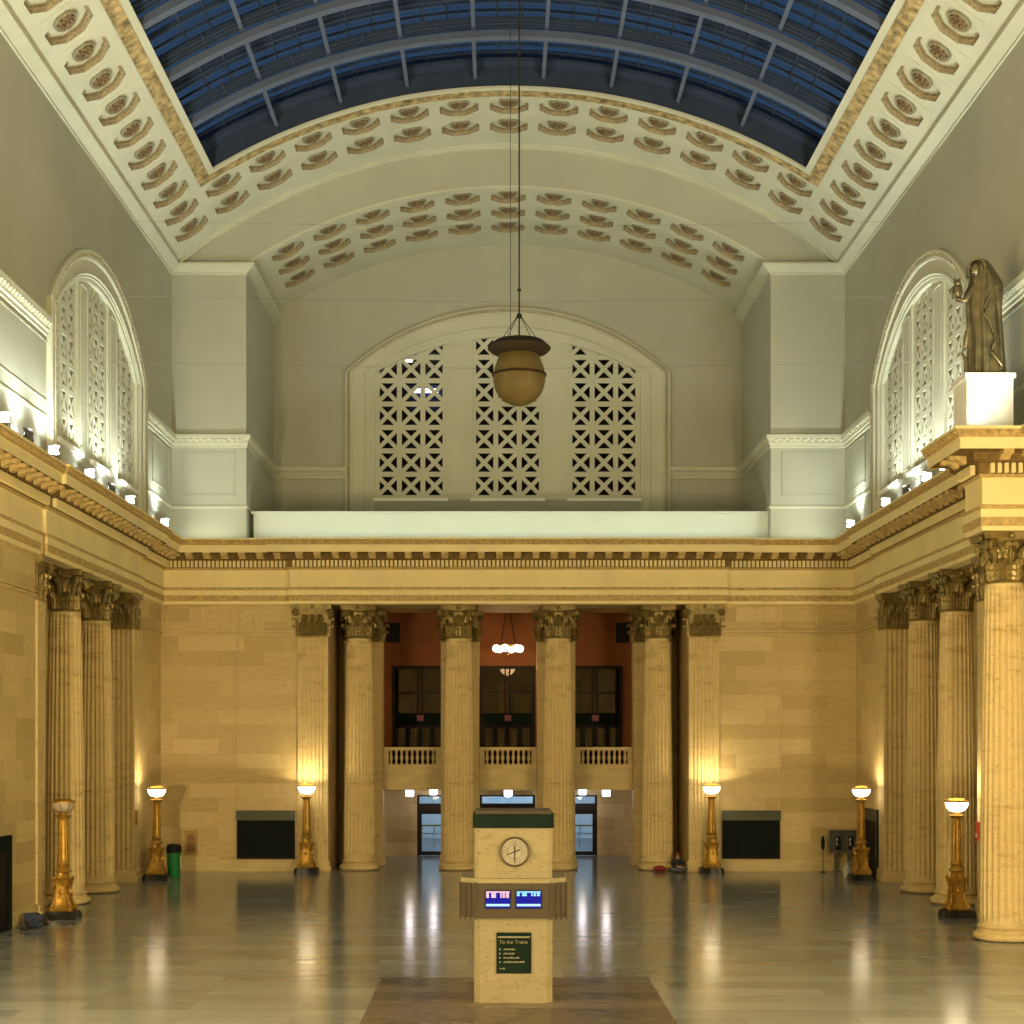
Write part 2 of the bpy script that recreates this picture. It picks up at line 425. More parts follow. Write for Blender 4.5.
struct(m.build('trim_4', M_ENT, smooth=False), 'ochre cornice block above the free-standing column', 'cornice')

# --- upper walls
def arch_pts(h, zs, crown, n=28):
    """segmental arch from (-h, zs) over the crown to (h, zs)"""
    r = crown - zs; R = (h * h + r * r) / (2 * r); c = crown - R; a = math.asin(h / R)
    return [(R * math.sin(-a + 2 * a * k / n), c + R * math.cos(-a + 2 * a * k / n)) for k in range(n + 1)]
SW = dict(c=59.2, h=7.1, zs=20.4, cr=23.65, w=1.15, bot=15.95)
BW = dict(c=0.0, h=8.18, zs=24.4, cr=27.67, w=1.48, bot=18.0)
def inner_loop(W):
    a = arch_pts(W['h'] - W['w'], W['zs'], W['cr'] - W['w'])
    return [(W['c'] + u, z) for u, z in a] + [(W['c'] + W['h'] - W['w'], W['bot']), (W['c'] - W['h'] + W['w'], W['bot'])]
for s, nm in ((-1, 'left'), (1, 'right')):
    m = MB().faces2d([(YB, ZL - .3), (D, ZL - .3), (D, 27.35), (YB, 27.35)], [inner_loop(SW)], lambda u, v: (s * UX, u, v))
    m.faces2d([(YB, ZL - .3), (SW['c'] - 6.6, ZL - .3), (SW['c'] - 6.6, 27.35), (YB, 27.35)], [], lambda u, v: (s * (UX + .4), u, v))
    struct(m.build('wall_upper_' + nm, M_PLASTER, smooth=False), 'cream plaster upper wall on the %s' % nm, 'wall')
def zc(x, R, c): return c + math.sqrt(R * R - x * x)
m = MB()
xs = [-UX + (UX - AXH) * k / 6 for k in range(7)] + [-AXH + 2 * AXH * k / 64 for k in range(65)] + [AXH + (UX - AXH) * k / 6 for k in range(7)]
for x0, x1 in zip(xs, xs[1:]):
    if x1 - x0 < 1e-6: continue
    ins = abs(x0 + x1) / 2 < AXH
    l0, l1 = (zc(x0, AR, AZ), zc(x1, AR, AZ)) if ins else (ZL - .3, ZL - .3)
    m.add([(x0, D, l0), (x1, D, l1), (x1, D, zc(x1, VR, VZ)), (x0, D, zc(x0, VR, VZ))], [(0, 1, 2, 3)])
for s in (-1, 1):
    m.add([(s * AXH, D, ZL - .3), (s * AXH, AD, ZL - .3), (s * AXH, AD, 27.4), (s * AXH, D, 27.4)], [(0, 1, 2, 3)])
zb = zc(AXH, AR, AZ)
outer = [(-AXH, ZL - .3), (AXH, ZL - .3)] + [(AXH - 2 * AXH * k / 48, zc(AXH - 2 * AXH * k / 48, AR, AZ)) for k in range(49)]
m.faces2d(outer, [inner_loop(BW)], lambda u, v: (u, AD, v))
m.box(-AXH, AXH, D - .2, AD, ZL - .32, ZL - .3)
struct(m.build('wall_upper_back', M_PLASTER, smooth=False), 'cream plaster upper end wall with deep arched alcove', 'wall')
# panels, plinth line, belt course and spring cornice of the upper walls
UP = [(-UX, YB), (-UX, D), (-AXH, D), (-AXH, AD), (AXH, AD), (AXH, D), (UX, D), (UX, YB)]
def cut(path, segs):
    return segs
P_BELT = [(0, 19.04), (.05, 19.06), (.05, 19.18), (.10, 19.22), (.10, 19.36), (.20, 19.44), (.22, 19.52), (.22, 19.62), (0, 19.66)]
P_PLIN = [(0, 16.30), (.05, 16.32), (.05, 16.42), (.02, 16.46), (0, 16.47)]
P_SPR = [(0, 26.83), (.06, 26.85), (.06, 26.93), (.16, 27.00), (.34, 27.12), (.42, 27.18), (.42, 27.28), (0, 27.32)]
runs = [[(-UX, YB), (-UX, SW['c'] - 7.12)], [(-UX, SW['c'] + 7.12), (-UX, D), (-AXH, D), (-AXH, AD), (-8.12, AD)],
        [(8.12, AD), (AXH, AD), (AXH, D), (UX, D), (UX, SW['c'] + 7.12)], [(UX, SW['c'] - 7.12), (UX, YB)]]
names = ['left wall near the viewpoint', 'back left corner', 'back right corner', 'right wall near the viewpoint']
for k, r in enumerate(runs):
    m = MB(); sweep(m, r, 0, len(r) - 1, P_BELT); sweep(m, r, 0, len(r) - 1, P_PLIN)
    t = struct(m.build('trim_%d' % (k + 5), M_PLASTER2, angle=.4), 'cream belt course of the upper wall, ' + names[k], 'moulding')
    m = MB(); along(m, r, 0, len(r) - 1, .3, lambda m, M: m.obox(M @ Matrix.Translation((0, .14, 19.37)) @ Matrix.Rotation(-.6, 4, 'X'), .08, .06, .07), .1)
    m.build('leaf_carving', M_PLASTER2, t, smooth=False)
for k, r in enumerate(([(-UX, YB), (-UX, D), (-AXH, D), (-AXH, AD)], [(AXH, AD), (AXH, D), (UX, D), (UX, YB)])):
    m = MB(); sweep(m, r, 0, 3, P_SPR)
    struct(m.build('trim_%d' % (k + 9), M_PLASTER2, angle=.4), 'plain cornice at the foot of the vault, ' + ('left', 'right')[k] + ' side', 'moulding')
# raised panel lines on the plaster
m = MB()
def frame(m, fn, u0, u1, v0, v1, w=.05):
    for a, b, c, d in ((u0, u1, v0, v0 + w), (u0, u1, v1 - w, v1), (u0, u0 + w, v0, v1), (u1 - w, u1, v0, v1)):
        p = [fn(a, c, 0), fn(b, c, 0), fn(b, d, 0), fn(a, d, 0)] + [fn(a, c, .025), fn(b, c, .025), fn(b, d, .025), fn(a, d, .025)]
        m.add(p, [(4, 5, 6, 7), (0, 1, 5, 4), (1, 2, 6, 5), (2, 3, 7, 6), (3, 0, 4, 7)])
for s in (-1, 1):
    side = lambda u, v, h: (s * (UX - h), u, v)
    face = lambda u, v, h: (s * u, D - h, v)
    for y0, y1 in ((20, 30), (31, 41), (42, 52.3), (68, 71.4)): frame(m, side, y0, y1, 16.9, 18.9)
    frame(m, face, 12.3, 14.7, 16.9, 18.85)
    frame(m, lambda u, v, h: (s * u, AD - h, v), 8.6, 11.3, 15.3, 19.0)
struct(m.build('trim_11', M_PLASTER, smooth=False), 'shallow raised panel lines on the upper walls', 'moulding')

# --- windows: arched frame, two mullions, three pierced screens
def frame_sweep(m, W, prof, fn, base):
    """prof = (inset from the outer edge, height off the wall)"""
    rows = []
    n = 28
    for ins, h in prof:
        a = arch_pts(W['h'] - ins, W['zs'], W['cr'] - ins, n)
        pts = [(-W['h'] + ins, base)] + a + [(W['h'] - ins, base)]
        rows.append([fn(W['c'] + u, v, h) for u, v in pts])
    m.grid(rows)
def lattice(m, u0, u1, z0, z1, cols, rows, fn):
    cw, ch = (u1 - u0) / cols, (z1 - z0) / rows
    b = .105 * cw
    def bar(pts, h0, h1):
        p = [fn(u, v, h0) for u, v in pts] + [fn(u, v, h1) for u, v in pts]
        n = len(pts)
        m.add(p, [tuple(range(n)), tuple(range(n, 2 * n))] + [(i, (i + 1) % n, n + (i + 1) % n, n + i) for i in range(n)])
    for i in range(cols + 1):
        u = u0 + i * cw; a, c = max(u0, u - b), min(u1, u + b)
        if i in (0, cols): a, c = (u0, u0 + b * 1.5) if i == 0 else (u1 - b * 1.5, u1)
        bar([(a, z0), (c, z0), (c, z1), (a, z1)], -.26, -.16)
    for j in range(rows + 1):
        z = z0 + j * ch
        bar([(u0, z - b), (u1, z - b), (u1, z + b), (u0, z + b)], -.262, -.162)
    t = b * 1.15
    for i in range(cols):
        for j in range(rows):
            x0, y0, x1, y1 = u0 + i * cw, z0 + j * ch, u0 + (i + 1) * cw, z0 + (j + 1) * ch
            bar([(x0, y0 + t), (x0, y0), (x0 + t, y0), (x1, y1 - t), (x1, y1), (x1 - t, y1)], -.264, -.172)
            bar([(x1 - t, y0), (x1, y0), (x1, y0 + t), (x0 + t, y1), (x0, y1), (x0, y1 - t)], -.264, -.176)
def window(name, W, fn, base, pw, pc, cell, label):
    m = MB(); w = W['w']
    frame_sweep(m, W, [(0, 0), (0, .16), (.06, .20), (.12, .20)], fn, base)
    frame_sweep(m, W, [(.28, .16), (.36, .15), (.38, .06), (w * .66, .06), (w * .68, .10), (w * .76, .11), (w * .80, .06), (w * .86, .06), (w * .88, .02), (w, 0), (w, -.3)], fn, base)
    root = struct(m.build(name, M_PLASTER2, angle=.4), label, 'window')
    m = MB(); frame_sweep(m, W, [(.12, .20), (.14, .13), (.26, .12), (.28, .16)], fn, base)
    # beads
    pts = [(-W['h'] + .2, z) for z in [base + .15 + .3 * k for k in range(int((W['zs'] - base) / .3))]]
    ar = arch_pts(W['h'] - .2, W['zs'], W['cr'] - .2, int(W['h'] * 2.2 / .3))
    pts = pts + ar + [(-u, z) for u, z in pts]
    for u, z in pts:
        m.add([fn(W['c'] + u + a, z + b, h) for h in (.11, .19) for b in (-.07, .07) for a in (-.05, .05)], [(4, 5, 7, 6), (0, 1, 5, 4), (1, 3, 7, 5), (3, 2, 6, 7), (2, 0, 4, 6)])
    m.build('bead_moulding', M_BEAD, root, smooth=False)
    hi = W['h'] - w
    top = W['cr'] - w
    edges = []
    for k in (-1, 0, 1): edges.append((W['c'] + k * pc - pw / 2, W['c'] + k * pc + pw / 2))
    rows = math.ceil((top + .1 - W['bot']) / cell)
    for e in edges:
        m = MB(); lattice(m, e[0], e[1], W['bot'] + .12, W['bot'] + .12 + rows * cell, 3, rows, fn)
        m.build('pierced_screen', M_PLASTER2, root, smooth=False)
    gaps = [(W['c'] - hi - .4, edges[0][0]), (edges[0][1], edges[1][0]), (edges[1][1], edges[2][0]), (edges[2][1], W['c'] + hi + .4)]
    for k, (a, b) in enumerate(gaps):
        d0, d1 = -.30, (-.06 if k in (1, 2) else -.14)
        m = MB().add([fn(u, v, h) for h in (d0, d1) for v in (W['bot'], top + .05) for u in (a, b)], [(0, 1, 3, 2), (4, 5, 7, 6), (0, 1, 5, 4), (1, 3, 7, 5), (3, 2, 6, 7), (2, 0, 4, 6)])
        if k in (1, 2):
            frame(m, lambda u, v, h: fn(u, v, d1 + h), a + .25, b - .25, W['bot'] + .3, top - .4, .06)
        m.build('mullion', M_PLASTER2, root, smooth=False)
    m = MB()
    for k in (-1, 0, 1):
        a, b = W['c'] + k * pc - pw / 2, W['c'] + k * pc + pw / 2
        m.add([fn(u, v, h) for h in (-.3, .12) for v in (W['bot'] - .1, W['bot'] + .06) for u in (a - .1, b + .1)], [(0, 1, 3, 2), (4, 5, 7, 6), (0, 1, 5, 4), (1, 3, 7, 5), (3, 2, 6, 7), (2, 0, 4, 6)])
    m.build('sill', M_WHITE, root, smooth=False)
    return root
window('window_1', BW, lambda u, v, h: (u, AD - h, v), ZL - .2, 3.55, 4.86, 1.18, 'large arched window with three pierced screens in the end alcove')
window('window_2', SW, lambda u, v, h: (-(UX - h), u, v), ZL - .2, 2.85, 4.37, .95, 'arched window with three pierced screens in the left wall')
window('window_3', SW, lambda u, v, h: (UX - h, u, v), ZL - .2, 2.85, 4.37, .95, 'arched window with three pierced screens in the right wall')
# dark rooms behind the screens
def room(x0, x1, y0, y1, z0, z1, skip):
    m = MB(); m.box(x0, x1, y0, y1, z0, z1)
    m.f = [f for i, f in enumerate(m.f) if i != skip]
    struct(m.build('wall_dark_room', M_VOID, smooth=False), 'dark space behind a pierced screen', 'wall')
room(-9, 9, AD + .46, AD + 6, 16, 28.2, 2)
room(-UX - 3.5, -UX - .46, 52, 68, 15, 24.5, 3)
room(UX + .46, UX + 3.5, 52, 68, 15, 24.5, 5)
for k, (x, y, z, l, lb) in enumerate(((-3.62, 84.2, 26.05, .75, 'white ceiling tube seen high through the left pierced screen'), (-5.2, 84.4, 25.95, .4, 'short white tube left of the other behind the left pierced screen'))):
    t = tag(empty('ceiling_tube', (x, y, z)), lb, 'light', 'tubes behind the pierced screen')
    m = MB().box(-l / 2, l / 2, -.1, .1, -.08, .08); m.build('tube', M_TUBE, t, smooth=False)
    m = MB().box(-l / 2 - .05, l / 2 + .05, -.14, .14, .08, .16); m.build('housing', M_WHITE, t, smooth=False)
    m = MB().box(-.015, .015, -.015, .015, .16, 28.2 - z - .01); m.build('stem', M_BLACK, t, smooth=False)
t = tag(empty('notice_board', (-4.3, 85.9, 24.2)), 'dark blue board with white strips behind the left pierced screen', 'board')
MB().box(-1.0, 1.0, 0, .06, -.75, .75).build('panel', mat_plain('deep_blue', (.03, .04, .16), .5), t, smooth=False)
MB().box(-.7, .6, -.05, 0, .35, .55).build('white_strip', M_TUBE, t, smooth=False)

# --- vaults with octagonal openings
def vpt(R, c, th, y): return (R * math.sin(th), y, c + R * math.cos(th))
def octagon(a): 
    r = a / math.cos(PI / 8)
    return [(r * math.cos(PI / 8 + k * PI / 4), r * math.sin(PI / 8 + k * PI / 4)) for k in range(8)]
def patch(m, R, c, t0, t1, y0, y1):
    n = max(1, int(abs(t1 - t0) / .03)); 
    m.grid([[vpt(R, c, t0 + (t1 - t0) * k / n, y) for k in range(n + 1)] for y in (y0, y1)])
def cell(m, R, c, th, dth, y, dy, ap):
    q = 3
    rect = [(-1 + 2 * k / q, -1) for k in range(q)] + [(1, -1 + 2 * k / q) for k in range(q)] + [(1 - 2 * k / q, 1) for k in range(q)] + [(-1, 1 - 2 * k / q) for k in range(q)]
    rect = [(a * dth * R, b * dy) for a, b in rect]
    m.faces2d(rect, [octagon(ap)], lambda u, v: vpt(R, c, th + u / R, y + v))
PIT = .6245 / 7; VY = 69.6; VP = 2.2; NSIDE = 14; OAP = .82
T_SK = .5386; T_S0 = .6245 - PIT / 2; T_S1 = .6245 + PIT / 2; T_SP = math.asin(UX / VR)
YF = VY + VP / 2; YSK = 65.4; Y_IN = VY - 1.5 * VP
m = MB()
for s in (-1, 1):
    for k in range(NSIDE): cell(m, VR, VZ, s * .6245, PIT / 2, VY - k * VP, VP / 2, OAP)
    yend = VY - (NSIDE - .5) * VP
    patch(m, VR, VZ, s * T_S0, s * T_S1, yend, YB)
    patch(m, VR, VZ, s * T_S1, s * T_SP, D, YB)
    patch(m, VR, VZ, s * T_SK, s * T_S0, Y_IN, YB)
for j in (0, 1):
    for k in range(-6, 7): cell(m, VR, VZ, k * PIT, PIT / 2, VY - j * VP, VP / 2, OAP)
patch(m, VR, VZ, -T_S1, T_S1, D, YF)
patch(m, VR, VZ, -T_S0, T_S0, Y_IN, YSK)
patch(m, VR, VZ, -T_SK, T_SK, 38, YB)
struct(m.build('ceiling', M_PLASTER2, angle=.5), 'cream barrel vault with octagonal coffers', 'ceiling')
APIT = .0959; AY0, AP = 73.4, 2.15; AAP = .80
m = MB()
for j in range(3):
    for k in range(-5, 6): cell(m, AR, AZ, k * APIT, APIT / 2, AY0 + j * AP, AP / 2, AAP)
ta = 5.5 * APIT; te = math.asin(AXH / AR)
patch(m, AR, AZ, -ta, ta, D, AY0 - AP / 2); patch(m, AR, AZ, -ta, ta, AY0 + 2.5 * AP, AD)
for s in (-1, 1): patch(m, AR, AZ, s * ta, s * te, D, AD)
struct(m.build('ceiling_alcove', M_PLASTER2, angle=.5), 'cream coffered vault of the end alcove', 'ceiling')
# arch mouldings and the gilt band round the skylight
def arcbar(m, R, c, t0, t1, y0, y1, h0, h1, n=60):
    rows = []
    for k in range(n + 1):
        th = t0 + (t1 - t0) * k / n
        rows.append([vpt(R - h0, c, th, y0), vpt(R - h1, c, th, y0), vpt(R - h1, c, th, y1), vpt(R - h0, c, th, y1)])
    m.grid(rows, close_u=True)
m = MB()
arcbar(m, VR, VZ, -T_SP, T_SP, D - .22, D, -.05, .13); arcbar(m, VR, VZ, -T_SP, T_SP, D - .36, D - .22, -.05, .05)
arcbar(m, AR, AZ, -te, te, D - .02, D + .2, -.05, .06)
struct(m.build('trim_12', M_PLASTER2, angle=.5), 'plain arch mouldings at the end of the vault', 'moulding')
m = MB()
arcbar(m, VR, VZ, -T_SK - .012, T_SK + .012, YSK, YSK + .28, -.05, .04)
for s in (-1, 1):
    a, b = sorted((s * T_SK, s * (T_SK + .012))); arcbar(m, VR, VZ, a, b, 38, YSK + .28, -.05, .04, 3)
arcbar(m, VR, VZ, -T_SK - .012, T_SK + .012, 37.7, 38, -.05, .10)
t = struct(m.build('trim_13', M_PLASTER2, angle=.5), 'cream and gilt border round the skylight', 'moulding')
m = MB()
arcbar(m, VR, VZ, -T_SK - .034, T_SK + .034, YSK + .30, YSK + .86, -.05, .05)
for s in (-1, 1):
    a, b = sorted((s * (T_SK + .0125), s * (T_SK + .034))); arcbar(m, VR, VZ, a, b, 38, YSK + .30, -.05, .05, 3)
m.build('gilt_band', M_FRIEZE, t)

# --- skylight
def ribbar(m, th, y0, y1, r0, r1, hw):
    n, tg = Vector((math.sin(th), 0, math.cos(th))), Vector((math.cos(th), 0, -math.sin(th)))
    c = Vector((0, 0, VZ))
    p = [c + n * r + tg * w + Vector((0, y, 0)) for y in (y0, y1) for r in (r0, r1) for w in (-hw, hw)]
    m.add(p, [(0, 1, 3, 2), (4, 5, 7, 6), (0, 1, 5, 4), (1, 3, 7, 5), (3, 2, 6, 7), (2, 0, 4, 6)])
GR = VR + 1.25
m = MB()
t1 = T_SK + .004
m.grid([[vpt(r, VZ, -t1 + 2 * t1 * k / 40, YSK + .05) for k in range(41)] for r in (VR - .02, GR + .3)])
m.grid([[vpt(r, VZ, -t1 + 2 * t1 * k / 40, 38) for k in range(41)] for r in (VR - .02, GR + .3)])
for s in (-1, 1): m.grid([[vpt(r, VZ, s * t1, y) for y in (38, YSK + .05)] for r in (VR - .02, GR + .3)])
arcbar(m, VR, VZ, -T_SK, T_SK, YSK - .75, YSK, -.9, -.75)
sky = struct(m.build('window_4', M_WELL, angle=.4), 'curved steel and glass skylight, dark blue at dusk', 'skylight')
m = MB(); m.grid([[vpt(GR, VZ, -t1 + 2 * t1 * k / 40, y) for k in range(41)] for y in (38, YSK)]); m.build('glass', M_SKYGLASS, sky)
ribs = [61.0, 56.8, 52.6, 48.4, 44.2, 40.0]
for y in ribs:
    m = MB()
    arcbar(m, VR, VZ, -T_SK, T_SK, y - .19, y + .19, -.30, -.05)
    rb = m.build('rib', M_STEEL, sky, angle=.5)
    m = MB()
    for q in range(3): arcbar(m, VR, VZ, -T_SK, T_SK, y - .36 - q * .19, y - .29 - q * .19, -.50 - q * .04, -.34 - q * .04)
    for k in range(-4, 5): ribbar(m, k * .1165, y - 1.0, y, VR + .40, VR + .50, .04)
    m.build('louvre', M_STEELD, rb, smooth=False)
    m = MB(); arcbar(m, VR, VZ, -T_SK, T_SK, y - 1.30, y - 1.18, -1.20, -1.02); m.build('beam', M_STEELD, rb, angle=.5)
bays = [YSK] + ribs
for i in range(len(bays)):
    y1 = bays[i] - (.0 if i == 0 else .16); y0 = (bays[i + 1] + .1) if i + 1 < len(bays) else 38
    for k in range(-4, 4): 
        m = MB(); ribbar(m, (k + .5) * .1165, y0, y1, VR + .35, VR + .72, .075); m.build('purlin', M_STEEL, sky, smooth=False)
m = MB()
for k in range(-14, 15):
    if abs((k + .5) * .0388) < T_SK and k % 3 != 1: ribbar(m, (k + .5) * .03883, 38, YSK, GR - .18, GR - .02, .035)
y = YSK - .6
while y > 38:
    arcbar(m, VR, VZ, -T_SK, T_SK, y - .03, y + .03, -1.22, -1.12, 30); y -= .75
m.build('glazing_bar', M_STEELD, sky, smooth=False)
# ------------------------------------------------------------------ coffers
def coffer_parts(ap):
    def ring(m, a0, z0, a1, z1):
        p, q = octagon(a0), octagon(a1)
        m.grid([[(u, v, z0) for u, v in p], [(u, v, z1) for u, v in q]], close_u=True)
    m = MB()
    prof = [(ap - .002, .0), (ap - .015, .03), (ap - .03, .04), (ap - .035, .08), (ap - .05, .10), (ap - .06, .23)]
    for (a, z), (b, w) in zip(prof, prof[1:]): ring(m, a, z, b, w)
    for k in range(8):                        # leaf blocks round the inside
        a = octagon(ap - .055)[k]; b = octagon(ap - .055)[(k + 1) % 8]
        for q in range(5):
            f = (q + .5) / 5; u, v = a[0] + (b[0] - a[0]) * f, a[1] + (b[1] - a[1]) * f
            M = Matrix.Translation((u * .99, v * .99, .15)) @ Matrix.Rotation(PI / 8 + k * PI / 4 + PI / 8, 4, 'Z')
            m.obox(M, .03, .042, .05)
    mould = m
    m = MB(); p = octagon(ap - .04)
    m.add([(u, v, .225) for u, v in p] + [(u, v, .30) for u, v in p], [tuple(range(8)), tuple(range(15, 7, -1))] + [(i, (i + 1) % 8, 8 + (i + 1) % 8, 8 + i) for i in range(8)])
    panel = m
    r = ap * .52
    m = MB(); m.lathe([(r, .224), (r, .12), (r * .94, .09), (r * .86, .11), (r * .72, .17), (.02, .18)], 24, cap=False)
    dish = m
    m = MB()
    for layer, (n, rad, z, hw, off) in enumerate(((8, r * .82, .08, .125, 0), (8, r * .55, .03, .09, PI / 8))):
        for k in range(n):
            a = off + 2 * PI * k / n
            rows = []
            for i in range(5):
                f = i / 4; d = .06 + (rad - .06) * f; w = hw * math.sin(PI * (.12 + .78 * f)); zz = z + .10 * (1 - math.sin(PI * f * .6)) - .05 * f
                if i == 4: zz += .09
                rows.append([(d * math.cos(a) - q * w * math.sin(a), d * math.sin(a) + q * w * math.cos(a), zz + .05 * abs(q)) for q in (-1, -.5, 0, .5, 1)])
            m.grid(rows)
    m.ball((0, 0, .05), .085, n=10, m=6)
    m.lathe([(.06, .175), (.08, .08)], 10)
    return [mould.build('moulding', M_COFFER, angle=.4), panel.build('panel', M_PLASTER2, smooth=False), dish.build('dish', M_DISH), m.build('rosette', M_ROSE, angle=.9)]
def coffer_set(ap):
    ps = coffer_parts(ap)
    root = empty('ceiling_coffer')
    for p in ps: p.parent = root
    return root
def place_coffer(root, first, R, c, th, y, label, group):
    o = root if first else copy_tree(root)
    # local +z points out of the hall, local y along the vault
    o.rotation_euler = (0, th, 0)
    o.location = vpt(R, c, th, y)
    tag(o, label, 'coffer', group)
root = coffer_set(OAP); first = True
def side_word(k): return 'left' if k < 0 else 'right'
for s in (-1, 1):
    for k in range(NSIDE):
        place_coffer(root, first, VR, VZ, s * .6245, VY - k * VP, 'rosette coffer in the %s side row of the vault, %s from the end arch' % (side_word(s), ORD[k]), 'rosette coffers along the sides of the skylight'); first = False
for j in (0, 1):
    for k in range(-6, 7):
        rw = 'lower' if j == 0 else 'upper'
        lb = 'rosette coffer at the crown of the %s row on the end arch' % rw if k == 0 else 'rosette coffer in the %s row on the end arch, %s %s of the crown' % (rw, ORD[abs(k) - 1], side_word(k))
        place_coffer(root, first, VR, VZ, k * PIT, VY - j * VP, lb, 'rosette coffers on the end arch')
root = coffer_set(AAP); first = True
for j in range(3):
    for k in range(-5, 6):
        rw = ('front', 'middle', 'rear')[j]
        lb = 'rosette coffer at the crown of the %s row in the alcove vault' % rw if k == 0 else 'rosette coffer in the %s row of the alcove vault, %s %s of the crown' % (rw, ORD[abs(k) - 1], side_word(k))
        place_coffer(root, first, AR, AZ, k * APIT, AY0 + j * AP, lb, 'rosette coffers in the alcove vault'); first = False

# ------------------------------------------------------------------ columns and pilasters
def leaf(m, M, h, w, curl=.16, lobes=4):
    """acanthus leaf growing up local z, bending outward along local y, with ribs and notched lobes"""
    rows = []
    n = 18
    for i in range(n + 1):
        f = i / n
        if f < .70: y, z = .03 + .07 * f, h * f / .80
        else:
            a = (f - .70) / .30 * 3.3; y, z = .079 + curl * .42 * (1 - math.cos(a)), h * .875 + curl * .42 * math.sin(a)
        notch = abs(math.sin(f * lobes * PI))
        ww = w * (.80 + .2 * math.sin(PI * f)) * (1 - .5 * max(0, f - .65) / .35) * (.62 + .38 * notch)
        row = []
        for q in (-1, -.75, -.5, -.25, -.12, 0, .12, .25, .5, .75, 1):
            rib = {0: .045, .12: .03, .25: -.03, .5: .022, .75: -.022, 1: -.05}[abs(q)]
            row.append(M @ Vector((q * ww, y + rib * (.6 + .4 * notch), z - .05 * abs(q) * (1 - notch))))
        rows.append(row)
    m.grid(rows)
def volute(m, M, r=.17, t=.09, turns=1.6):
    """scroll lying in the local x-z plane, thickness along y"""
    n = 22; rows = []
    for i in range(n + 1):
        f = i / n; a = f * turns * 2 * PI; rad = r * (1 - .8 * f)
        c = Vector((-rad * math.cos(a), 0, rad * math.sin(a)))
        wd = .035 * (1 - .4 * f); rr = c.normalized() if c.length > 1e-4 else Vector((1, 0, 0))
        rows.append([M @ (c + rr * u + Vector((0, v, 0))) for u, v in ((wd, -t), (wd, t), (-wd, t), (-wd, -t))])
    m.grid(rows, close_u=True)
    m.obox(M, .04, t * .8, .04)
CZ = 10.5; CH = 1.5
def round_capital():
    m = MB(); r0 = .60
    m.lathe([(.66, 0), (.68, .04), (.62, .08), (.50, .12), (.47, .6), (.50, .95), (.62, 1.18), (.71, 1.24), (.71, 1.28)], 32)
    # concave abacus
    pts = []
    for k in range(4):
        a = k * PI / 2
        for q in range(9):
            u = -.80 + 1.6 * q / 8; v = .86 - .17 * math.cos(u / .80 * PI / 2)
            pts.append((u * math.cos(a) - v * math.sin(a) * -1, u * math.sin(a) * -1 + v * math.cos(a)) if False else (v * math.cos(a) - u * math.sin(a), v * math.sin(a) + u * math.cos(a)))
    m.prism(pts, 1.28, 1.38); m.prism([(x * 1.04, y * 1.04) for x, y in pts], 1.38, CH)
    for k in range(8):
        a = k * PI / 4
        M = Matrix.Rotation(a + PI / 8, 4, 'Z') @ Matrix.Translation((0, r0 - .02, .08)); leaf(m, M, .56, .24, .30)
        M = Matrix.Rotation(a, 4, 'Z') @ Matrix.Translation((0, r0 - .08, .08)); leaf(m, M, .96, .22, .36)
    for k in range(4):
        A = Matrix.Rotation(k * PI / 2 + PI / 4, 4, 'Z')
        for s in (-1, 1):
            M = A @ Matrix.Translation((s * .07, .92, 1.10)) @ Matrix.Rotation(PI / 2, 4, 'Z'); volute(m, M, .16, .05)
        m.tube([A @ Vector(p) for p in ((0, .60, .6), (0, .66, .92), (0, .78, 1.14), (0, .90, 1.27))], [.05, .06, .06, .04], 6)
        B = Matrix.Rotation(k * PI / 2, 4, 'Z')
        for s in (-1, 1): volute(m, B @ Matrix.Translation((s * .11, .70, 1.08)), .10, .04)
        m.ball(tuple(B @ Vector((0, .76, 1.37))), .10, n=8, m=6)
    return m
def shaft(rb, rt, z0, z1, nf=24):
    m = MB(); rows = []
    H = z1 - z0
    for f in (0, .012, .03, .2, .4, .6, .8, .97, .988, 1):
        r = rb + (rt - rb) * (f ** 1.6)
        dep = 0 if f in (0, .012, .988, 1) else .07
        row = []
        for k in range(nf):
            for q, d in ((0, 0), (.16, 0), (.24, .55), (.42, .95), (.58, 1), (.76, .95), (.94, .55)):
                a = 2 * PI * (k + q) / nf; rr = r - dep * d
                row.append((rr * math.cos(a), rr * math.sin(a), z0 + H * f))
        rows.append(row)
    rows = [[(x * 1.07, y * 1.07, z0 - .06) for x, y, z in rows[0]]] + rows
    m.grid(rows, close_u=True); return m
def col_base(r=.92):
    m = MB(); p = []
    for a in range(7): t = -PI / 2 + PI * a / 6; p.append((r - .11 + .11 * math.cos(t), .12 + .12 * math.sin(t)))
    p += [(r - .13, .25), (r - .13, .28), (r - .17, .31), (r - .16, .35)]
    for a in range(5): t = -PI / 2 + PI * a / 4; p.append((r - .19 + .06 * math.cos(t), .405 + .055 * math.sin(t)))
    p += [(r - .2, .47), (r - .2, .5)]
    m.lathe([(r - .02, 0)] + p, 48); return m
col = empty('column')
col_base().build('base', M_COL, col); shaft(.71, .565, .5, CZ).build('shaft', M_COL, col, angle=.9); c = round_capital().build('capital', M_CAP, col, angle=.7); c.location = (0, 0, CZ); c.scale = (.92, .92, 1.0)
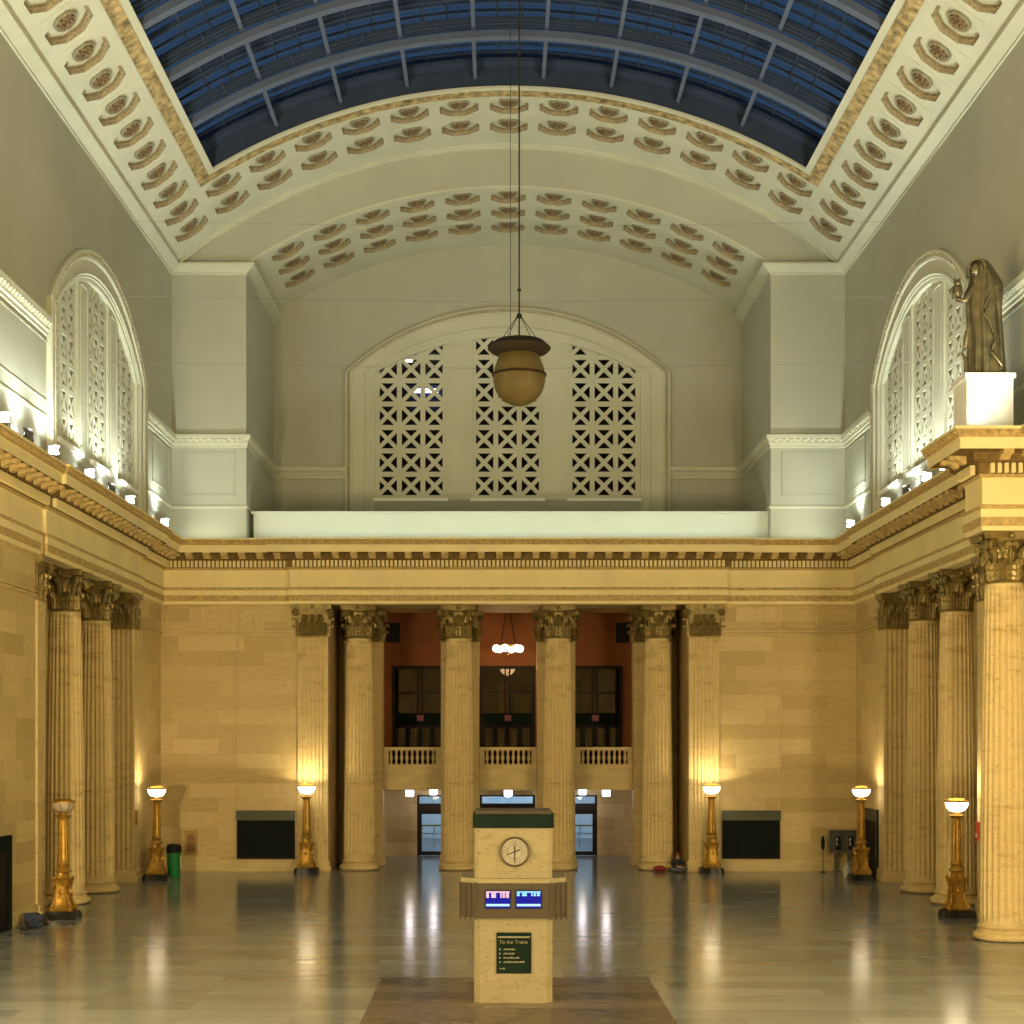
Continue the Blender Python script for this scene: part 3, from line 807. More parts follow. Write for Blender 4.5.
cols = [(-6.80, 73.0, 'fluted column beside the left end pilaster of the back portico', 'columns of the back portico'), (-2.26, 73.0, 'fluted column left of the middle bay of the back portico', 'columns of the back portico'),
        (2.26, 73.0, 'fluted column right of the middle bay of the back portico', 'columns of the back portico'), (6.80, 73.0, 'fluted column beside the seated person in the back portico', 'columns of the back portico'),
        (-16.1, 62.2, 'fluted column of the left recess, farther of the pair', 'columns of the left recess'), (-16.1, 57.8, 'fluted column behind the unlit lamp in the left recess', 'columns of the left recess'),
        (16.1, 62.2, 'fluted column of the right recess, farther of the pair', 'columns of the right recess'), (16.1, 57.8, 'fluted column behind the nearer lit lamp in the right recess', 'columns of the right recess'),
        (14.56, 47.38, 'large free-standing fluted column under the statue at the right', None)]
for i, (x, y, lb, g) in enumerate(cols):
    o = col if i == 0 else copy_tree(col)
    o.location = (x, y, 0); tag(o, lb, 'column', g)
    o.rotation_euler = (0, 0, 0)

def fluted_block(w, d, z0, z1, nf, smooth_margin=.10):
    """front face at y=0 looking to -y, with nf flutes"""
    pts = [(-w / 2, d), (-w / 2, 0)]
    fw = (w - 2 * smooth_margin) / nf
    for k in range(nf):
        c = -w / 2 + smooth_margin + fw * (k + .5)
        for q in range(7):
            a = PI * q / 6; pts.append((c - fw * .40 * math.cos(a), .055 * math.sin(a)))
    pts += [(w / 2, 0), (w / 2, d)]
    m = MB(); m.prism([(x, y) for x, y in pts], z0, z1); return m
def square_capital(w, d):
    m = MB(); h = w / 2
    m.box(-h, h, 0, d, 0, 1.2); m.box(-h - .03, h + .03, -.04, d, 0, .07); m.box(-h - .06, h + .06, -.07, d, 1.20, 1.28)
    m.box(-h - .16, h + .16, -.18, d, 1.28, CH)
    nl = max(4, round(w / .36))
    for k in range(nl):
        x = -h + w * (k + .5) / nl
        leaf(m, Matrix.Translation((x, -.01, .06)) @ Matrix.Rotation(PI, 4, 'Z'), .58, w / nl * .60, .24)
    for k in range(nl - 1):
        x = -h + w * (k + 1) / nl
        leaf(m, Matrix.Translation((x, 0, .06)) @ Matrix.Rotation(PI, 4, 'Z'), .97, w / nl * .56, .28)
    ns = max(1, round(d / .45))
    for s in (-1, 1):
        for k in range(ns):
            y = d * (k + .5) / ns
            M = Matrix.Translation((s * (h + .005), y, .06)) @ Matrix.Rotation(-s * PI / 2, 4, 'Z')
            leaf(m, M, .50, d / ns * .42, .16); leaf(m, M @ Matrix.Translation((.0, -.01, 0)), .86, d / ns * .36, .2)
        volute(m, Matrix.Translation((s * (h + .10), -.12, 1.1)) @ Matrix.Rotation(s * PI / 4, 4, 'Z'), .16, .06)
        volute(m, Matrix.Translation((s * .10, -.07, 1.08)), .10, .04)
    m.ball((0, -.16, 1.38), .09, n=8, m=6)
    return m
def square_base(w, d):
    m = MB(); h = w / 2
    for e, z0, z1 in ((.12, 0, .10), (.14, .10, .20), (.12, .20, .25), (.07, .25, .33), (.09, .33, .44), (.04, .44, .5)):
        m.box(-h - e, h + e, -e, d, z0, z1)
    return m
def pilaster(w, d, nf, name='pilaster'):
    r = empty(name)
    square_base(w, d).build('base', M_COL, r, smooth=False)
    fluted_block(w, d, .5, CZ, nf).build('shaft', M_COL, r, angle=.5)
    c = square_capital(w, d).build('capital', M_CAP, r, angle=.7); c.location = (0, 0, CZ)
    return r
pil = pilaster(1.36, .118, 7)
for i, s in enumerate((-1, 1)):
    o = pil if i == 0 else copy_tree(pil)
    o.location = (s * 8.79, D - .12, 0); tag(o, 'flat fluted pilaster at the %s end of the back portico, behind a lit lamp' % ('left', 'right')[i], 'pilaster', 'pilasters of the back portico')
ant = pilaster(2.0, .9, 9); first = True
for s in (-1, 1):
    for y, rz, wh in ((66.5, 0, 'far'), (53.5, PI, 'near')):
        o = ant if first else copy_tree(ant); first = False
        o.location = (s * (15.58 + 1.0), y, 0); o.rotation_euler = (0, 0, rz)
        tag(o, 'square fluted pier at the %s end of the %s column recess' % (wh, side_word(s)), 'pilaster', 'piers of the side recesses')
# square piers behind the columns of the back portico
def plain_pier():
    r = empty('pier')
    m = MB().box(-.9, .9, 0, 1.0, .45, CZ); m.build('shaft', M_COL, r, smooth=False)
    m = MB().box(-.98, .98, -.08, 1.0, 0, .3); m.box(-.94, .94, -.04, 1.0, .3, .45); m.build('base', M_COL, r, smooth=False)
    c = square_capital(1.8, 1.0).build('capital', M_CAP, r, angle=.7); c.location = (0, 0, CZ)
    return r
pr = plain_pier()
for i, (x, lb) in enumerate(((-6.82, 'plain square pier behind the leftmost column of the back portico'), (-2.27, 'plain square pier behind the column left of the middle bay'), (2.27, 'plain square pier behind the column right of the middle bay'), (6.82, 'plain square pier behind the column beside the seated person'))):
    o = pr if i == 0 else copy_tree(pr); o.location = (x, 75.5, 0); tag(o, lb, 'pier', 'piers behind the portico columns')

# ------------------------------------------------------------------ loggia, vestibule, doors, windows
m = MB(); m.box(-RH, RH, 76.71, 82.2, 4.3, 4.6); m.box(-RH, -6.0, 76.54, 76.7, 0, ZA); m.box(6.0, RH, 76.54, 76.7, 0, ZA)
struct(m.build('ceiling_vestibule', M_STONE, smooth=False), 'slab between the lower vestibule and the loggia', 'ceiling')
m = MB(); m.box(-RH, RH, 76.6, 82.2, 12.35, 12.6)
struct(m.build('ceiling_loggia', M_TERRA, smooth=False), 'ceiling of the upper loggia', 'ceiling')
DOORS = [(-3.80, .80), (0, 1.4), (3.85, .72)]
WINS = [-4.45, 0, 4.45]
m = MB()
holes = [[(x - w, .002), (x + w, .002), (x + w, 3.1), (x - w, 3.1)] for x, w in DOORS]
m.faces2d([(-RH, 0), (RH, 0), (RH, 4.3), (-RH, 4.3)], holes, lambda u, v: (u, 81.4, v))
for x, w in DOORS:
    for a in (x - w, x + w): m.add([(a, 81.4, 0), (a, 82.0, 0), (a, 82.0, 3.1), (a, 81.4, 3.1)], [(0, 1, 2, 3)])
    m.add([(x - w, 81.4, 3.1), (x + w, 81.4, 3.1), (x + w, 82, 3.1), (x - w, 82, 3.1)], [(0, 1, 2, 3)])
struct(m.build('wall_vestibule', M_ASH_X, smooth=False), 'stone wall with doors at the back of the vestibule', 'wall')
m = MB()
holes = [[(x - 1.4, 4.61), (x + 1.4, 4.61), (x + 1.4, 9.67), (x - 1.4, 9.67)] for x in WINS]
m.faces2d([(-RH, 4.6), (RH, 4.6), (RH, 12.4), (-RH, 12.4)], holes, lambda u, v: (u, 81.4, v))
for s in (-1, 1): m.add([(s * (RH - .01), 76.5, 4.6), (s * (RH - .01), 81.4, 4.6), (s * (RH - .01), 81.4, 12.4), (s * (RH - .01), 76.5, 12.4)], [(0, 1, 2, 3)])
struct(m.build('wall_loggia', M_TERRA, smooth=False), 'terracotta painted wall at the back of the loggia', 'wall')
# dark rooms behind the loggia windows
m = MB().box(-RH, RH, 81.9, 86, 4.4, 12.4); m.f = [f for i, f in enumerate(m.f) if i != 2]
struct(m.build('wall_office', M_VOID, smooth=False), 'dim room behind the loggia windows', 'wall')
M_CURT = mat_plain('tan_door_panel', (.22, .12, .04), .6, var=.2)
for i, x in enumerate(WINS):
    m = MB(); m.box(x - 1.4, x - 1.26, 81.35, 81.7, 4.6, 9.67); m.box(x + 1.26, x + 1.4, 81.35, 81.7, 4.6, 9.67); m.box(x - 1.26, x + 1.26, 81.35, 81.7, 9.53, 9.67)
    for a in (-.16, .06): m.box(x + a, x + a + .09, 81.42, 81.6, 7.2, 9.53)
    m.box(x - 1.26, x + 1.26, 81.45, 81.55, 8.28, 8.34)
    w = struct(m.build('window_%d' % (5 + i), M_DDOOR, smooth=False), 'tall dark bronze window of the loggia, ' + ('left bay', 'middle bay', 'right bay')[i], 'window')
    MB().box(x - 1.26, x + 1.26, 81.38, 81.66, 6.66, 7.27).build('transom', M_DGREEN, w, smooth=False)
    MB().add([(x - 1.26, 81.56, 7.2), (x + 1.26, 81.56, 7.2), (x + 1.26, 81.56, 9.6), (x - 1.26, 81.56, 9.6)], [(0, 1, 2, 3)]).build('pane', M_DGLASS, w, smooth=False)
    for k in range(4):
        a = x - 1.26 + .63 * k
        m = MB(); m.box(a + .02, a + .14, 81.45, 81.6, 4.6, 6.66); m.box(a + .49, a + .61, 81.45, 81.6, 4.6, 6.66); m.box(a + .14, a + .49, 81.45, 81.6, 6.5, 6.66)
        lf = m.build('door_leaf', M_DDOOR, w, smooth=False)
        MB().add([(a + .14, 81.55, 4.6), (a + .49, 81.55, 4.6), (a + .49, 81.55, 6.5), (a + .14, 81.55, 6.5)], [(0, 1, 2, 3)]).build('pane', M_DGLASS, lf, smooth=False)
        if k in (1, 2): MB().box(a + .22, a + .40, 81.9, 81.95, 4.62, 6.4).build('curtain', M_CURT, lf, smooth=False)
    t = tag(empty('exit_sign', (x + .02, 81.33, 7.02)), 'small square red lit sign on the transom of the loggia window, ' + ('left bay', 'middle bay', 'right bay')[i], 'sign', 'small red signs of the loggia')
    MB().box(-.17, .17, -.03, .03, -.15, .15).build('housing', mat_emit('dim_red_sign', (.6, .16, .10), .12) if i == 0 else bpy.data.materials['dim_red_sign'], t, smooth=False)
# shelves seen through the upper panes: warm wall panels of the room behind
m = MB()
for x in WINS:
    m.box(x - .45, x + .05, 84.2, 84.3, 7.3, 8.9); m.box(x + .35, x + 1.2, 84.2, 84.3, 7.3, 8.3)
struct(m.build('wall_office_panels', M_CURT, smooth=False), 'warm wall panels in the room behind the loggia windows', 'wall')
# outside doors
for i, (x, w) in enumerate(DOORS):
    m = MB(); m.box(x - w, x - w + .1, 81.5, 81.8, 0, 3.1); m.box(x + w - .1, x + w, 81.5, 81.8, 0, 3.1); m.box(x - w, x + w, 81.5, 81.8, 3.02, 3.1); m.box(x - w + .1, x + w - .1, 81.5, 81.8, 2.25, 2.66)
    nl = 1 if w < 1 else 2
    d = struct(m.build('door_%d' % (i + 1), M_DDOOR, smooth=False), 'dark bronze glazed street door, ' + ('left bay', 'middle bay', 'right bay')[i], 'door')
    MB().add([(x - w + .1, 81.65, 2.66), (x + w - .1, 81.65, 2.66), (x + w - .1, 81.65, 3.02), (x - w + .1, 81.65, 3.02)], [(0, 1, 2, 3)]).build('transom_pane', M_CGLASS, d, smooth=False)
    lw = (2 * w - .2) / nl
    for k in range(nl):
        a = x - w + .1 + k * lw
        m = MB(); m.box(a, a + .13, 81.6, 81.68, .02, 2.25); m.box(a + lw - .13, a + lw, 81.6, 81.68, .02, 2.25); m.box(a + .13, a + lw - .13, 81.6, 81.68, 2.12, 2.25); m.box(a + .13, a + lw - .13, 81.6, 81.68, .02, .22)
        lf = m.build('door_leaf', M_DDOOR, d, smooth=False)
        MB().add([(a + .13, 81.64, .22), (a + lw - .13, 81.64, .22), (a + lw - .13, 81.64, 2.12), (a + .13, 81.64, 2.12)], [(0, 1, 2, 3)]).build('pane', M_CGLASS, lf, smooth=False)
        MB().tube([(a + .18, 81.56, .95), (a + .18, 81.54, 1.05), (a + .18, 81.54, 1.35), (a + .18, 81.56, 1.45)], .02, 6).build('door_handle', M_GOLD, lf)
# street beyond the doors
o = MB().box(-14, 14, 84, 120, -.1, 0).build('ground', mat_plain('street_grey', (.16, .19, .21), .7), smooth=False); struct(o, 'grey pavement beyond the street doors', 'ground')
o = MB().box(-14, 14, 96, 97, 0, 9).build('exterior', mat_plain('far_building_teal', (.5, .62, .68), .7), smooth=False); struct(o, 'pale blue building across the street', 'building')
t = tag(empty('street_railing', (0, 88, 0)), 'yellow and white railing beyond the street doors', 'railing')
MB().box(-8, 8, -.03, .03, 1.15, 1.24).build('top_rail', mat_plain('yellow_paint', (.5, .42, .08), .5), t, smooth=False)
MB().box(-8, 8, -.02, .02, .72, .78).build('lower_rail', M_WHITE, t, smooth=False)
for k in range(9): MB().box(-8 + 2 * k - .03, -8 + 2 * k + .03, -.03, .03, 0, 1.15).build('post', M_WHITE, t, smooth=False)

# balconies between the piers
bal_me = None
for i, (x0, x1, lb) in enumerate(((-5.9, -3.19, 'left'), (-1.35, 1.35, 'middle'), (3.19, 5.9, 'right'))):
    c = (x0 + x1) / 2; hw = (x1 - x0) / 2
    m = MB(); m.box(x0, x1, 75.72, 76.72, 3.54, 4.3); m.box(x0, x1, 75.62, 76.4, 4.3, 4.42); m.box(x0, x1, 75.55, 76.4, 4.42, 4.56); m.box(x0, x1, 75.66, 76.4, 3.94, 4.02); m.box(x0, x1, 75.66, 76.4, 3.54, 3.62)
    struct(m.build('trim_balcony', M_STONE, smooth=False), 'stone balcony front under the balustrade of the %s bay' % lb, 'moulding')
    t = tag(empty('balustrade', (c, 75.85, 4.565)), 'stone balustrade of the %s bay of the loggia' % lb, 'balustrade', 'balustrades of the loggia')
    MB().box(-hw, hw, -.16, .16, .85, 1.0).build('handrail', M_STONE, t, smooth=False)
    m = MB().box(-hw, hw, -.16, .16, 0, .18); m.build('base', M_STONE, t, smooth=False)
    for s in (-1, 1):
        a, b = sorted((s * hw, s * (hw - .24))); MB().box(a, b, -.13, .13, .18, .85).build('end_block', M_STONE, t, smooth=False)
    if bal_me is None:
        mm = MB().lathe([(.075, 0), (.075, .06), (.045, .10), (.05, .16), (.085, .28), (.07, .40), (.04, .50), (.055, .56), (.075, .60), (.075, .67)], 10)
        ob = mm.build('baluster', M_STONE, t); bal_me = ob.data; ob.location = (-hw + .36, 0, .18); k0 = 1
    else: k0 = 0
    nb = 9
    for k in range(k0, nb):
        ob = part('baluster', bal_me, t); ob.location = (-hw + .36 + (2 * hw - .72) * k / (nb - 1), 0, .18)

# chandelier in the middle bay of the loggia
t = tag(empty('chandelier', (.02, 78.6, 10.55)), 'chandelier of lit round globes hanging in the middle bay of the loggia', 'chandelier')
MB().lathe([(.52, -.05), (.56, 0), (.52, .05), (.46, .05), (.46, -.05)], 28, cap=False).build('ring', M_GOLD, t)
m = MB()
for k in range(4): a = PI / 4 + k * PI / 2; m.tube([(.5 * math.cos(a), .5 * math.sin(a), .05), (.12 * math.cos(a), .12 * math.sin(a), 1.75)], .018, 5)
m.build('chain', M_BLACK, t); MB().lathe([(.18, 1.70), (.18, 1.79), (.03, 1.79)], 16).build('ceiling_plate', M_GOLD, t)
gm = None
for k in range(6):
    a = k * PI / 3 + .25
    if gm is None: g = MB().ball((0, 0, 0), .19).build('globe', M_GLOBE, t); gm = g.data
    else: g = part('globe', gm, t)
    g.location = (.6 * math.cos(a), .6 * math.sin(a), -.16)
MB().ball((0, 0, -.42), .05).build('finial', M_GOLD, t)
MB().box(-.5, .5, -.03, .03, -.03, .03).box(-.03, .03, -.5, .5, -.03, .03).tube([(0, 0, -.4), (0, 0, 0)], .02).build('cross_arm', M_GOLD, t, smooth=False)

# lanterns of the vestibule
LANT = [(-4.78, 78.0, 'lantern with bluish white light in the left bay of the vestibule'), (-3.72, 80.4, 'small lit lantern deep in the left bay of the vestibule'), (.02, 78.0, 'lantern with bluish white light above the kiosk in the middle bay'),
        (3.76, 80.4, 'small lit lantern deep in the right bay of the vestibule'), (4.8, 78.0, 'lantern with bluish white light in the right bay of the vestibule')]
lan = None
for x, y, lb in LANT:
    if lan is None:
        lan = empty('lantern')
        MB().lathe([(.15, -.30), (.19, -.28), (.20, -.02), (.17, 0)], 16).build('glass', M_LANTERN, lan)
        MB().lathe([(.21, .005), (.21, .05), (.10, .14), (.04, .16)], 16).build('cap', M_BLACK, lan)
        MB().tube([(0, 0, .16), (0, 0, .849)], .02, 6).build('stem', M_BLACK, lan); o = lan
    else: o = copy_tree(lan)
    o.location = (x, y, 3.45); tag(o, lb, 'lantern', 'lanterns of the vestibule')
# loudspeakers of the loggia
sp = None
for x, lb in ((-5.75, 'black loudspeaker high in the left bay of the loggia'), (5.78, 'black loudspeaker high in the right bay of the loggia')):
    if sp is None:
        sp = empty('loudspeaker')
        m = MB().prism([(-.26, .25), (-.34, -.22), (.34, -.22), (.26, .25)], -.48, .48); m.build('cabinet', M_BLACK, sp, smooth=False)
        MB().box(-.3, .3, -.25, -.22, -.44, .44).build('grille', M_BLACK, sp, smooth=False); 
        MB().tube([(0, .2, .1), (0, .8, .5)], .03, 6).tube([(0, .2, -.1), (0, .8, .5)], .03, 6).build('bracket', M_BLACK, sp); o = sp
    else: o = copy_tree(sp)
    o.location = (x, 80.58, 11.3); tag(o, lb, 'loudspeaker', 'loudspeakers of the loggia')
# ------------------------------------------------------------------ floor lamps
def floor_lamp(lit):
    r = empty('floor_lamp')
    def conc(h, c, n=6):                       # square plan with hollowed sides and cut corners
        pts = []
        for k in range(4):
            a = k * PI / 2
            for q in range(n + 1):
                u = -h * .72 + 1.44 * h * q / n; v = h - c * math.cos(u / (h * .72) * PI / 2)
                pts.append((v * math.cos(a) - u * math.sin(a), v * math.sin(a) + u * math.cos(a)))
        return pts
    m = MB(); m.prism(conc(.52, .06), 0, .17); m.prism(conc(.48, .06), .17, .24); m.build('plinth', M_PLINTH, r, smooth=False)
    # pedestal: square body with hollow profile
    m = MB(); rows = []
    for z, h in ((.25, .40), (.32, .42), (.36, .37), (.44, .33), (.6, .29), (.9, .265), (1.2, .27), (1.36, .30), (1.42, .33), (1.46, .30), (1.5, .22), (1.6, .18), (1.72, .17)):
        rows.append([(x, y, z) for x, y in conc(h, .03, 4)])
    m.grid(rows, close_u=True); m.v = [(x * .86, y * .86, .25 + (z - .25) * .87) for x, y, z in m.v]; m.build('pedestal', M_GOLD, r, angle=.5)
    m = MB()
    for k in range(4):
        A = Matrix.Rotation(PI / 4 + k * PI / 2, 4, 'Z')
        m.tube([A @ Vector(p) for p in ((.52, 0, .27), (.56, 0, .36), (.48, 0, .45), (.39, 0, .62), (.34, 0, .9), (.36, 0, 1.2), (.43, 0, 1.36), (.47, 0, 1.46), (.42, 0, 1.53), (.36, 0, 1.48))], [.05, .075, .065, .05, .045, .045, .055, .06, .045, .03], 8)
        m.ball(tuple(A @ Vector((.52, 0, .30))), .085, n=8, m=6)
    m.v = [(x * .84, y * .84, .25 + (z - .25) * .87) for x, y, z in m.v]; m.build('scroll', M_GOLD, r)
    for k in range(4):
        m = MB(); A = Matrix.Rotation(k * PI / 2, 4, 'Z')
        M = A @ Matrix.Translation((0, -.285, .95)); m.obox(M, .13, .02, .22); m.ball(tuple(A @ Vector((0, -.31, .98))), .08, .03, .11, 8, 6)
        m.v = [(x * .86, y * .86, .25 + (z - .25) * .87) for x, y, z in m.v]; m.build('relief', M_GOLD, r, angle=.6)
    m = MB(); m.lathe([(.15, 1.50), (.26, 1.54), (.27, 1.59), (.22, 1.63), (.18, 1.70), (.21, 1.78), (.18, 1.84), (.17, 1.88)], 20); m.build('collar', M_GOLD, r)
    m = MB(); rows = []
    for z, rr in ((1.86, .175), (2.4, .165), (3.0, .145), (3.26, .135)):
        rows.append([((rr - (.018 if k % 2 else 0)) * math.cos(2 * PI * k / 24), (rr - (.018 if k % 2 else 0)) * math.sin(2 * PI * k / 24), z) for k in range(24)])
    m.grid(rows, close_u=True); m.build('shaft', M_GOLD, r, angle=.9)
    m = MB(); m.lathe([(.135, 3.24), (.17, 3.27), (.16, 3.31), (.26, 3.36), (.27, 3.39), (.12, 3.42), (.10, 3.48), (.15, 3.50)], 20); m.build('neck', M_GOLD, r)
    m = MB(); pr = [(.12, 3.50), (.24, 3.54), (.32, 3.62), (.37, 3.72), (.385, 3.82)]
    m.lathe(pr + [(x - .015, z + .012) for x, z in reversed(pr)], 32, cap=False); m.build('bowl', M_LAMPON if lit else M_LAMPOFF, r)
    m = MB(); m.lathe([(.375, 3.82), (.41, 3.83), (.41, 3.87), (.375, 3.89), (.365, 3.86), (.375, 3.82)], 32, cap=False)
    for k in range(8):
        a = k * PI / 4; m.tube([(x * 1.02 * math.cos(a), x * 1.02 * math.sin(a), z) for x, z in pr], .012, 5)
    m.lathe([(.26, 3.90), (.275, 3.93), (.24, 3.95)], 20, cap=False)
    m.build('rim', M_GOLD, r)
    if lit:
        m = MB().ball((0, 0, 3.70), .10); m.build('bulb', M_LAMPON, r)
    return r
WARM = (1, .765, .41)
def add_light(name, kind, loc, power, col, radius=.1, parent=None, **kw):
    l = bpy.data.lights.new(name, kind); l.energy = power; l.color = col
    if kind != 'AREA': l.shadow_soft_size = radius
    o = bpy.data.objects.new(name, l); COL.objects.link(o); o.location = loc
    for k, v in kw.items():
        if hasattr(l, k): setattr(l, k, v)
    if parent: o.parent = parent
    return o
LAMP_W = 180
def lamp_light(x, y):
    o = add_light('floor_lamp_light', 'SPOT', (x, y, 3.86), LAMP_W, WARM, .16); o.data.spot_size = math.radians(165); o.data.spot_blend = .12
    o.rotation_euler = (PI, 0, 0)
lampL = floor_lamp(True); first = True
for x, y, lb in ((-8.97, 71.1, 'lit gilded floor lamp before the left pilaster of the back portico'), (9.02, 71.1, 'lit gilded floor lamp before the right pilaster, near the seated person'), (-14.86, 67.5, 'lit gilded floor lamp in the back left corner beside the green bin'),
                 (14.86, 67.5, 'lit gilded floor lamp in the back right corner before the payphones'), (14.86, 53.4, 'lit gilded floor lamp between the right recess columns and the large column')):
    o = lampL if first else copy_tree(lampL); first = False
    o.location = (x, y, 0); tag(o, lb, 'floor lamp', 'lit floor lamps'); lamp_light(x, y)
o = floor_lamp(False); o.location = (-14.86, 53.05, 0); tag(o, 'unlit gilded floor lamp with dark bowl by the left recess', 'floor lamp')

# ------------------------------------------------------------------ floodlights on the cornice ledge
def flood():
    r = empty('floodlight')
    m = MB(); m.box(-.14, .14, -.10, .10, 0, .03); m.box(-.25, -.22, -.04, .04, .0, .30); m.box(.22, .25, -.04, .04, 0, .30); m.box(-.25, .25, -.05, .05, 0, .04); m.build('yoke', M_BLACK, r, smooth=False)
    T = Matrix.Translation((0, 0, .30)) @ Matrix.Rotation(math.radians(38), 4, 'X')
    m = MB(); v = []
    for z, h in ((-.20, .10), (.10, .21)): v += [T @ Vector((a * h, b * h * .85, z)) for a, b in ((-1, -1), (1, -1), (1, 1), (-1, 1))]
    m.add(v, [(3, 2, 1, 0), (0, 1, 5, 4), (1, 2, 6, 5), (2, 3, 7, 6), (3, 0, 4, 7)])
    # visor
    m.add([T @ Vector(p) for p in ((-.21, .18, .10), (.21, .18, .10), (.25, .22, .34), (-.25, .22, .34))] + [T @ Vector(p) for p in ((-.21, .20, .10), (.21, .20, .10), (.25, .24, .34), (-.25, .24, .34))], [(0, 1, 2, 3), (4, 5, 6, 7), (0, 1, 5, 4), (1, 2, 6, 5), (2, 3, 7, 6), (3, 0, 4, 7)])
    m.build('housing', M_GREYM, r, smooth=False)
    m = MB(); m.add([T @ Vector((a * .20, b * .17, .11)) for a, b in ((-1, -1), (1, -1), (1, 1), (-1, 1))] + [T @ Vector((a * .17, b * .14, .14)) for a, b in ((-1, -1), (1, -1), (1, 1), (-1, 1))], [(4, 5, 6, 7), (0, 1, 5, 4), (1, 2, 6, 5), (2, 3, 7, 6), (3, 0, 4, 7)])
    m.build('lens', M_FLOOD, r, smooth=False)
    return r
fl = flood(); first = True
COOL = (.92, 1.0, .88)
FLOOD_W = 770
FL = {-1: [68.4, 62.0, 59.0, 55.9, 51.4, 48.6, 46.2], 1: [68.9, 62.6, 59.4, 56.6, 54.3]}
for s in (-1, 1):
    ys = FL[s]
    for k, y in enumerate(ys):
        o = fl if first else copy_tree(fl); first = False
        o.location = (s * 14.72, y, ZL); o.rotation_euler = (0, 0, -s * .35 + (PI * .8 * s if k in (2, 5) else 0)); o.scale = (.75, .75, .75)
        tag(o, 'small floodlight on the %s cornice ledge, %s from the back corner' % (side_word(s), ORD[k]), 'floodlight', 'floodlights on the cornice ledge')
    for k, y in enumerate(ys + ([42, 37, 32, 27, 22] if s < 0 else [51, 44, 40, 36, 31, 26, 21])):
        l = add_light('floodlight_beam', 'SPOT', (s * 14.62, y, ZL + .5), FLOOD_W, COOL, .15); l.data.spot_size = math.radians(165); l.data.spot_blend = .9
        d = Vector((-s * .35, .12, .95)); l.rotation_euler = d.to_track_quat('-Z', 'Y').to_euler()
# unseen area strips added on the back ledge to light the parapet and piers
for x, wd, pw in ((0, 22, 170), (-13.4, 2.4, 20), (13.4, 2.4, 20)):
    l = add_light('ledge_fill', 'AREA', (x, 71.0, ZL + .12), pw, (.92, 1, .86)); l.data.shape = 'RECTANGLE'; l.data.size = wd; l.data.size_y = .15
    l.rotation_euler = Vector((0, .62, .78)).to_track_quat('-Z', 'Y').to_euler()
o = MB().box(-11.55, AXH - .01, 72.55, 73.0, ZL - .2, 16.15); o.box(-11.65, AXH - .01, 72.48, 73.05, 16.15, 16.26)
struct(o.build('trim_14', M_PANEL, smooth=False), 'plain pale parapet in front of the end alcove', 'parapet')

# ------------------------------------------------------------------ hanging bowl lamp
PX, PYY, PZ = .10, 40.0, 0
t = tag(empty('pendant_lamp', (PX, PYY, 14.25)), 'unlit amber bowl lamp with dark dish, hanging from the skylight on long cables', 'pendant lamp')
MB().lathe([(.02, 0), (.20, .03), (.38, .12), (.52, .26), (.61, .43), (.65, .62), (.655, .74)], 40).build('bowl', mat_plain('amber_glass', (.075, .06, .024), .6, var=.15, scale=2, spec=.2), t)
MB().lathe([(.655, .74), (.68, .75), (.68, .80), (.65, .81)], 40, cap=False).build('band', mat_plain('band_brown', (.02, .012, .008), .6, spec=.1), t)
MB().lathe([(.65, .81), (.61, .98), (.55, 1.14), (.49, 1.27)], 40).build('upper_bowl', bpy.data.materials['amber_glass'], t)
MB().lathe([(.48, 1.27), (.70, 1.34), (.79, 1.42), (.79, 1.45), (.6, 1.62), (.3, 1.70), (.04, 1.72)], 40).build('dish', mat_plain('dark_dish', (.02, .016, .012), .6, spec=.15), t)
MB().ball((-.16, -.40, .27), .05, .03, .05).build('bolt', M_BLACK, t)
m = MB()
for k in range(4): a = PI / 4 + k * PI / 2; m.tube([(.62 * math.cos(a), .62 * math.sin(a), 1.56), (.05 * math.cos(a), .05 * math.sin(a), 2.25)], .010, 5)
m.tube([(-.22, .02, 1.6), (-.22, .02, 17.9)], .008, 5)
m.build('cable', M_BLACK, t)
MB().tube([(0, 0, 1.7), (0, 0, 18.2)], .022, 6).ball((0, 0, 2.25), .07).ball((0, 0, 2.9), .05).build('rod', M_BLACK, t)

# thin wires stretched across the hall
for k, (y, z, lb) in enumerate(((62, 26.0, 'thin wire stretched across the hall just below the vault'), (60, 22.55, 'thin wire stretched across the hall above the arched windows'), (58, 19.6, 'thin wire stretched across the hall at the height of the screens'))):
    o = MB().tube([(-UX + .45 * 2 / 3 + .01 if k == 9 else -UX, y, z), (0, y, z - .25), (UX, y, z)], .005, 4).build('wire_suspended', M_GREYM); tag(o, lb, 'wire')

